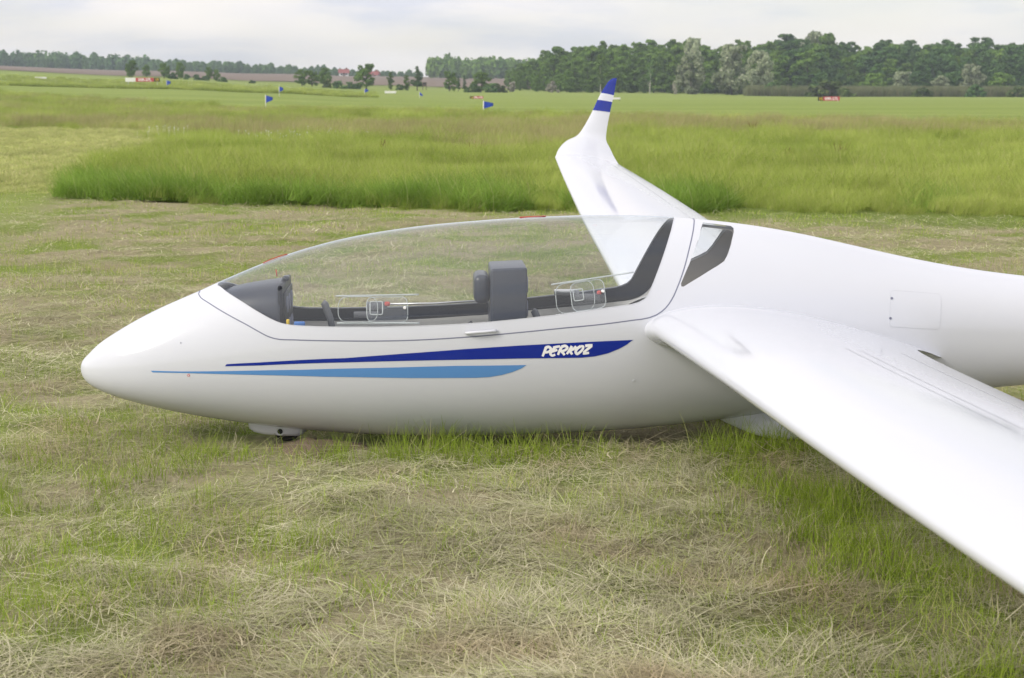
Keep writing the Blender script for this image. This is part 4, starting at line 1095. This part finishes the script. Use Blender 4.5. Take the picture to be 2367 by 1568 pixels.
def scatter(name, P, coll, nvar, smin, smax, label, cat, tilt=.12, sc=None):
    n = len(P); me = bpy.data.meshes.new(name); me.from_pydata(P.tolist(), [], [])
    rot = np.stack([rng.normal(size=n) * tilt, rng.normal(size=n) * tilt, rng.random(n) * 6.283], 1)
    if name.startswith('tall'): rot[:, 2] = rng.normal(size=n) * .5
    s = smin + (smax - smin) * rng.random(n)
    if sc is not None: s = s * sc
    for nm, ty, dat, key in (('rot', 'FLOAT_VECTOR', rot.ravel(), 'vector'), ('scl', 'FLOAT', s, 'value'), ('idx', 'INT', rng.integers(0, nvar, n), 'value')):
        a = me.attributes.new(nm, ty, 'POINT'); a.data.foreach_set(key, dat)
    o = bpy.data.objects.new(name, me); COL.objects.link(o); tag(o, label, cat, kind='stuff')
    ng = bpy.data.node_groups.new(name + '_scatter', 'GeometryNodeTree')
    ng.interface.new_socket('Geometry', in_out='INPUT', socket_type='NodeSocketGeometry'); ng.interface.new_socket('Geometry', in_out='OUTPUT', socket_type='NodeSocketGeometry')
    gi = ng.nodes.new('NodeGroupInput'); go = ng.nodes.new('NodeGroupOutput'); ip = ng.nodes.new('GeometryNodeInstanceOnPoints'); ci = ng.nodes.new('GeometryNodeCollectionInfo')
    ci.inputs['Collection'].default_value = coll; ci.inputs['Separate Children'].default_value = True; ci.inputs['Reset Children'].default_value = True
    def attr(nm, ty):
        a = ng.nodes.new('GeometryNodeInputNamedAttribute'); a.data_type = ty; a.inputs['Name'].default_value = nm; return a.outputs['Attribute']
    er = ng.nodes.new('FunctionNodeEulerToRotation')
    L = ng.links.new
    L(gi.outputs[0], ip.inputs['Points']); L(ci.outputs[0], ip.inputs['Instance']); ip.inputs['Pick Instance'].default_value = True
    L(attr('idx', 'INT'), ip.inputs['Instance Index']); L(attr('rot', 'FLOAT_VECTOR'), er.inputs[0]); L(er.outputs[0], ip.inputs['Rotation']); L(attr('scl', 'FLOAT'), ip.inputs['Scale'])
    L(ip.outputs[0], go.inputs[0])
    md = o.modifiers.new('scatter', 'NODES'); md.node_group = ng
    return o
def wedge(n, d0, d1, half=.38, extra=1.2, power=1.0):
    """random points ahead of the viewpoint, denser near"""
    q = rng.random(n); d = d0 * (d1 / d0) ** (q ** power); x = (rng.random(n) * 2 - 1) * (half * d + extra)
    return x, d + CAM_Y, d
def glider_local(x, y):
    c, s = math.cos(R(2.8)), math.sin(R(2.8)); dx, dy = x + 1.98245, y + .09696
    return dx*c + dy*s, -dx*s + dy*c
def free(x, y, margin=0.0):                # not inside the hull where it nearly touches the ground
    lx, ly = glider_local(x, y); s = np.sqrt(np.clip(lx, 0, 8)); low = (lx > .5) & (lx < 3.7)
    return ~(low & (np.abs(ly) < fwid(s) * .62 - margin))
def lift(x, y, dz=0.0): return np.stack([x, y, ground_z(x, y) + dz], 1)
FX = np.array([-30, -8.6, -7.1, -5.2, -2.97, .95, 6.4, 30.]); FD = np.array([37, 27.0, 24.6, 23.2, 22.7, 21.3, 20.0, 14.5])
def in_tall(x, y):                         # plan of the uncut grass
    d = y - CAM_Y; w = (fbm(vn3, x*.7, y*.7) - .5) * 2.8
    front = d + w > np.interp(x, FX, FD)
    patch = in_poly(x + w*.6, d + w, [(-7.6, 22), (-7.0, 25.6), (-12.9, 61), (-21, 66), (-80, 78), (-80, 20)])
    back = d < np.maximum(100 - 1.5 * x, 58) + w * 4
    return front & ~patch & back
def green(x, y):                           # how green (uncut stubble) the mown strip is, 0..1
    g = fbm(vn2, x*.55 + 3, y*.55) * 1.0
    lx, ly = glider_local(x, y)
    strip = np.exp(-((x - 1.32)**2 / .12)) * (y < .4) * (y > -4.2) * np.clip((fbm(vn3, x*1.5, y*1.5) - .42) * 6, 0, 1)
    belly = np.exp(-((ly + .33)**2 / .03)) * (lx > .6) * (lx < 3.4) * .9 * (fbm(vn1, x*1.7, y*1.7) > .35)
    g = g - .22 * np.clip((x - 1.55) * 4, 0, 1) * (y < 1.0)
    beyond = np.clip((y + .3) / 5, 0, 1) * .40
    return np.clip((g - .47) * 3.4 + .20 + beyond, 0, 1), np.clip(strip, 0, 1), np.clip(belly, 0, 1)

# hay lying on the mown strip, raked into faint swathes
def hay_part(n, d0, d1, wmul, segs):
    x, y, d = wedge(n, d0, d1, extra=1.0, power=1.0); gg, st_, be = green(x, y)
    heap = fbm(vn1, x*1.3 + 5, y*2.1); clump_ = fbm(vn3, x*3.1, y*3.7)
    k = ~in_tall(x, y) & free(x, y) & (rng.random(n) > np.clip(gg*.5 + st_*.75 + be*.5 + (clump_ < .42)*.6, 0, .95))
    x, y, heap, clump_ = x[k], y[k], heap[k], clump_[k]; m_ = len(x); g = rng.normal
    P = lift(x, y); P[:, 2] += rng.random(m_) ** 1.6 * (.012 + .11 * np.clip(heap - .40, 0, 1) + .09 * np.clip(clump_ - .5, 0, 1))
    az = (vn2(x*.8, y*.8) * 7 + g(size=m_) * 1.1); el = np.abs(g(size=m_)) * .14 - .03
    L = .05 + .20 * rng.random(m_) ** 1.6; w = (.0015 + .0022 * rng.random(m_) + .004 * (rng.random(m_) < .07)) * wmul
    tone = .47 + g(size=m_) * .28 + (vn3(x*2.3, y*2.3) - .5) * .5 + (vn2(x*8, y*10) - .5) * .55; warm = np.where(rng.random(m_) < .22 + .3*vn1(x*.9, y*.9), rng.random(m_), 0)
    return blades(P, az, el, L, w, g(size=m_) * .22, rng.random(m_) * .35, segs, tone, warm, True)
blade_obj('mown_hay', [hay_part(260000, 3.4, 8.5, .75, 3), hay_part(120000, 8.5, 16, 1.1, 2), hay_part(60000, 16, 28, 1.8, 2)], M['hay'], 'loose pale hay lying over the mown strip around the glider', 'hay')
def stub_part(n, d0, d1, wmul, segs):
    x, y, d = wedge(n, d0, d1, extra=1.0); gg, st_, be = green(x, y); tuft = fbm(vn2, x*4.3, y*4.3)
    k = ~in_tall(x, y) & free(x, y) & (rng.random(n) < np.clip(gg*.85 + .14 + st_*.3 + be*.3, 0, 1) * np.where(tuft > .47, 1, .35))
    x, y, tuft = x[k], y[k], tuft[k]; m_ = len(x); g = rng.normal
    P = lift(x, y, -.004); L = (.03 + .065 * rng.random(m_)) * (.7 + 1.1 * np.clip(tuft - .35, 0, .6))
    return blades(P, rng.random(m_) * 6.283, 1.2 + g(size=m_) * .3, L, (.0018 + .0018 * rng.random(m_)) * wmul, np.abs(g(size=m_)) * .5, rng.random(m_) * .4, segs,
                  .5 + g(size=m_) * .2, np.where(rng.random(m_) < .28, rng.random(m_), 0), False)
blade_obj('short_grass', [stub_part(120000, 3.4, 9, 1.0, 3), stub_part(90000, 9, 18, 1.5, 2), stub_part(70000, 18, 32, 2.4, 2)], M['short'], 'short green stubble grass showing through the hay', 'grass')
# longer uncut tufts beside the hull and in the strip below the wing, and the odd tuft elsewhere
x = rng.random(7000) * 6.4 - 2.8; y = rng.random(7000) * 6.6 - 4.8
gg, st_, be = green(x, y); k = free(x, y, .02) & (rng.random(len(x)) < np.clip(st_*.8 + be*.9 + (gg > .93)*.09, 0, 1))
lx, ly = glider_local(x, y); k &= ~((lx > .72) & (lx < 1.03) & (ly < -.02) & (ly > -.75))
cx_, cy_ = x[k], y[k]; hs_ = (.45 + .65 * rng.random(len(cx_))) * np.where(cy_ < -1.6, .8, 1); nb = 34
x = np.repeat(cx_, nb) + rng.normal(size=len(cx_)*nb) * .045; y = np.repeat(cy_, nb) + rng.normal(size=len(cx_)*nb) * .045; m_ = len(x)
kk = free(x, y, .02); x, y = x[kk], y[kk]; hs_ = np.repeat(hs_, nb)[kk]; m_ = len(x)
blade_obj('uncut_grass', [blades(lift(x, y, -.004), rng.random(m_) * 6.283, 1.3 + rng.normal(size=m_) * .2, (.07 + .12 * rng.random(m_)) * hs_, .002 + .0022 * rng.random(m_), np.abs(rng.normal(size=m_)) * .4, rng.random(m_) * .3, 4,
    .5 + rng.normal(size=m_) * .2, np.where(rng.random(m_) < .16, rng.random(m_), 0), False)], M['mid'], 'longer green grass along the belly and in the strip below the wing', 'grass')
# dry brown tufts and a few dark dead stalks
x, y, d = wedge(700, 4, 20); k = ~in_tall(x, y) & free(x, y) & (fbm(vn3, x*.9, y*.9) > .52); cx_, cy_ = x[k], y[k]; nb = 50
x = np.repeat(cx_, nb) + rng.normal(size=len(cx_)*nb) * .04; y = np.repeat(cy_, nb) + rng.normal(size=len(cx_)*nb) * .04; m_ = len(x)
blade_obj('dry_tufts', [blades(lift(x, y, -.004), rng.random(m_) * 6.283, 1.2 + rng.normal(size=m_) * .25, .04 + .09 * rng.random(m_), .0018 + .0016 * rng.random(m_), np.abs(rng.normal(size=m_)) * .4, rng.random(m_) * .3, 3,
    .3 + rng.normal(size=m_) * .2, np.zeros(m_), False)], M['hay'], 'small dry brown grass tufts dotted over the mown strip', 'grass')
# fresh soil thrown up behind the nose wheel
V = []; F = []; nr, na = 8, 22
for i in range(nr + 1):
    for j in range(na):
        a = 6.283 * j / na; q = i / nr; rr = .17 * q * (1 + .25 * math.sin(a * 3 + 1) + .12 * math.sin(a * 7)); xx, yy = -.89 + rr * 1.25 * math.cos(a), -.20 + rr * math.sin(a)
        V.append((xx, yy, float(ground_z(xx, yy)) - .012 + .045 * (1 - q * q) * (1 + .5 * (float(vn3(np.array(xx * 45.), np.array(yy * 45.))) - .5)) + .012 * float(vn2(np.array(xx * 90.), np.array(yy * 90.)))))
for i in range(nr):
    for j in range(na): F.append((i*na + j, (i+1)*na + j, (i+1)*na + (j+1) % na, i*na + (j+1) % na))
tag(mesh_obj('soil_heap', V, F, M['soil'], smooth=True), 'small brown heap of bare soil in the grass right of the nose wheel', 'soil')
# tall meadow
x1, y1, d1 = wedge(3200, 17, 48, half=.37, extra=3); x2, y2, d2 = wedge(4200, 48, 260, half=.37, extra=3, power=.8)
x, y, d = np.concatenate([x1, x2]), np.concatenate([y1, y2]), np.concatenate([d1, d2])
k = in_tall(x, y) & in_tall(x, y - .5); hgt = .22 + .75 * fbm(vn1, x*.22, y*.22) + .5 * vn2(x*.9, y*.9)
scatter('tall_meadow_grass', lift(x[k], y[k]), tallset, 6, .75, 1.15, 'tall uncut green meadow grass beyond the mown strip', 'grass', .10, sc=(hgt * np.clip(d / 70, 1, 1.35) * np.clip(.45 + (d - np.interp(x, FX, FD)) * .22, .45, 1))[k])
# seeding, brownish grass towards the back of the meadow
seedset = clump_set('seed_tufts', [clump('seed%d' % k, M['seedh'], 120+k, 260, .8, .32, .60, .005, .009, .12, .25, .3, 4, lean=(.12, 0), tone=.5) for k in range(4)])
x, y, d = wedge(5200, 24, 230, half=.37, extra=3, power=.75); k = in_tall(x, y) & (fbm(vn3, x*.09, y*.05) + np.clip((d - 45) / 70, -.2, .25) > .64)
scatter('tall_seeding_grass', lift(x[k], y[k]), seedset, 4, .7, 1.15, 'brownish seeding grass among the tall green meadow', 'grass', .08)
cutset = clump_set('cut_tufts', [clump('cut%d' % k, M['cut'], 160+k, 900, .9, .035, .09, .007, .012, .35, .4, .4, 2, tone=.55) for k in range(4)])
# close-cut sward of the mown patch at the left
x = -6 - rng.random(3600) * 24; dp = 25 + rng.random(3600) * 46; k = ~in_tall(x, dp + CAM_Y) & (x > -.36 * dp)
scatter('cut_patch_grass', lift(x[k], dp[k] + CAM_Y), cutset, 4, .8, 1.2, 'pale close-cut grass of the mown patch at the left', 'grass', .08)
# lush dark grass combed over along the front edge of the meadow
lushset = clump_set('lush_tufts', [clump('lush%d' % k, M['lush'], 140+k, 420, .45, .25, .55, .005, .009, .35, .7, .06, 4, lean=(.35, -.25), tone=.45) for k in range(4)])
x = -8.5 + rng.random(900) * 17; dl = np.interp(x, FX, FD) + .2 + np.abs(rng.normal(size=900)) * 1.5; k = in_tall(x, dl + CAM_Y) & (fbm(vn1, x*.5, dl*.5) + np.where(x < .2, .10, -.06) > .57)
scatter('tall_lush_grass', lift(x[k], dl[k] + CAM_Y), lushset, 4, .6, 1.05, 'dark lush grass bent over along the front edge of the meadow', 'grass', .1)
# meadow strip beyond the runway at the left
u = rng.random(2600) * .29 - .375; dd = 238 + 90 * rng.random(2600) ** 2; dd = np.where(rng.random(2600) < .35, 238 + 3 * rng.random(2600), dd)
scatter('tall_strip_grass', lift(u * dd, dd + CAM_Y), tallset, 6, .7, 1.25, 'strip of tall grass beyond the runway at the left', 'grass', .06)
# grey reeds at the foot of the wood
u = rng.random(5200) * .26 + .145; dd = 398 + 22 * rng.random(5200)
reedset = clump_set('reed_tufts', [clump('reed%d' % k, M['reed'], 150+k, 40, .9, 1.5, 2.6, .05, .09, .06, .12, .3, 3, tone=.5) for k in range(4)])
scatter('reed_bed', lift(u * dd, dd + CAM_Y), reedset, 4, .7, 1.15, 'belt of greyish reeds at the foot of the wood', 'reeds', .05)
# dandelion clocks and pale flowers in the meadow
bm = bmesh.new(); bmesh.ops.create_icosphere(bm, subdivisions=1, radius=.017, matrix=Matrix.Translation((0, 0, .50))); me = bpy.data.meshes.new('clock'); bm.to_mesh(me); bm.free(); me.materials.append(M['wpaint'])
v, f = tube([(0, 0, 0), (.01, 0, .25), (0, 0, .5)], .003, 4); bm = bmesh.new(); bm.from_mesh(me)
vv = [bm.verts.new(p) for p in v]; [bm.faces.new([vv[i] for i in q]) for q in f]; bm.to_mesh(me); bm.free()
clockset = clump_set('clocks', [bpy.data.objects.new('clock', me)])
xs, ys = [], []
for (b, d, n, sx, sd) in ((-803, 55, 22, 1.0, 2.5), (-560, 46, 26, 1.2, 2.5), (-470, 50, 14, 1.2, 2.5), (-1150, 80, 3, .5, 1), (-380, 48, 5, 1, 2)):
    for _ in range(n):
        q = d + random.gauss(0, sd); xs.append(b/3744*q + random.gauss(0, sx*.5)); ys.append(q + CAM_Y)
u = rng.random(260) * .2 - .33; q = 245 + 60 * rng.random(260)
P = np.concatenate([lift(np.array(xs), np.array(ys)), lift(u * q, q + CAM_Y, .25)])
scatter('dandelion_clocks', P, clockset, 1, .6, .9, 'white dandelion clocks scattered in the tall grass', 'flowers', .1, sc=np.concatenate([np.ones(len(xs)), np.full(260, 1.5)]))
# reddish dock plants
dockset = [clump('dock_plant', M['dock'], 170 + k, 60, .13, .25, .7, .02, .035, .12, .25, .2, 3, tone=.5) for k in range(3)]
for i, (b, d, w) in enumerate(((-618, 42, 'left of the white dandelion clocks'), (-300, 39, 'above the middle of the canopy'), (-88, 36, 'left of the far wing tip'), (330, 33, 'just right of the far wing, first from left'), (420, 31, 'just right of the far wing, second from left'),
        (450, 32, 'just right of the far wing, third from left'), (475, 32.5, 'just right of the far wing, fourth from left'), (640, 34, 'above the tail boom, left one of a pair'), (760, 36, 'above the tail boom, right one of a pair'),
        (240, 65, 'far off beside the winglet'), (300, 63, 'far off, slightly right of the winglet'), (560, 61, 'far off below the silver willows'), (700, 60, 'far off below the right red sign'))):
    x, y, z = at(b, d); o = bpy.data.objects.new('dock_plant', dockset[i % 3].data); o.location = (x, y, z); o.rotation_euler.z = i; o.scale = (.7, .7, .55 + .1 * (i % 3))
    COL.objects.link(o); tag(o, 'reddish dock plant in tall grass, ' + w, 'plant', 'dock plants in the meadow')

# ------------------------------------------------------------------ the evening air
hz = bpy.data.objects.new('haze', bpy.data.meshes.new('haze'))
bm = box_bm((gx[0] - 5, gy[0] - 5, -2.5), (gx[-1] + 5, gy[-1] + 5, 45)); bm.to_mesh(hz.data); bm.free(); COL.objects.link(hz)
hm = bpy.data.materials.new('thin_haze'); hm.use_nodes = True; t = hm.node_tree; t.nodes.clear()
pv = N(t, 'ShaderNodeVolumePrincipled'); pv.inputs['Color'].default_value = (0.78, 0.88, 1.0, 1); pv.inputs['Density'].default_value = 0.00027; pv.inputs['Anisotropy'].default_value = 0.0
t.links.new(pv.outputs[0], N(t, 'ShaderNodeOutputMaterial').inputs['Volume']); hz.data.materials.append(hm)
tag(hz, 'thin bluish evening haze over the whole airfield', 'haze', kind='stuff')
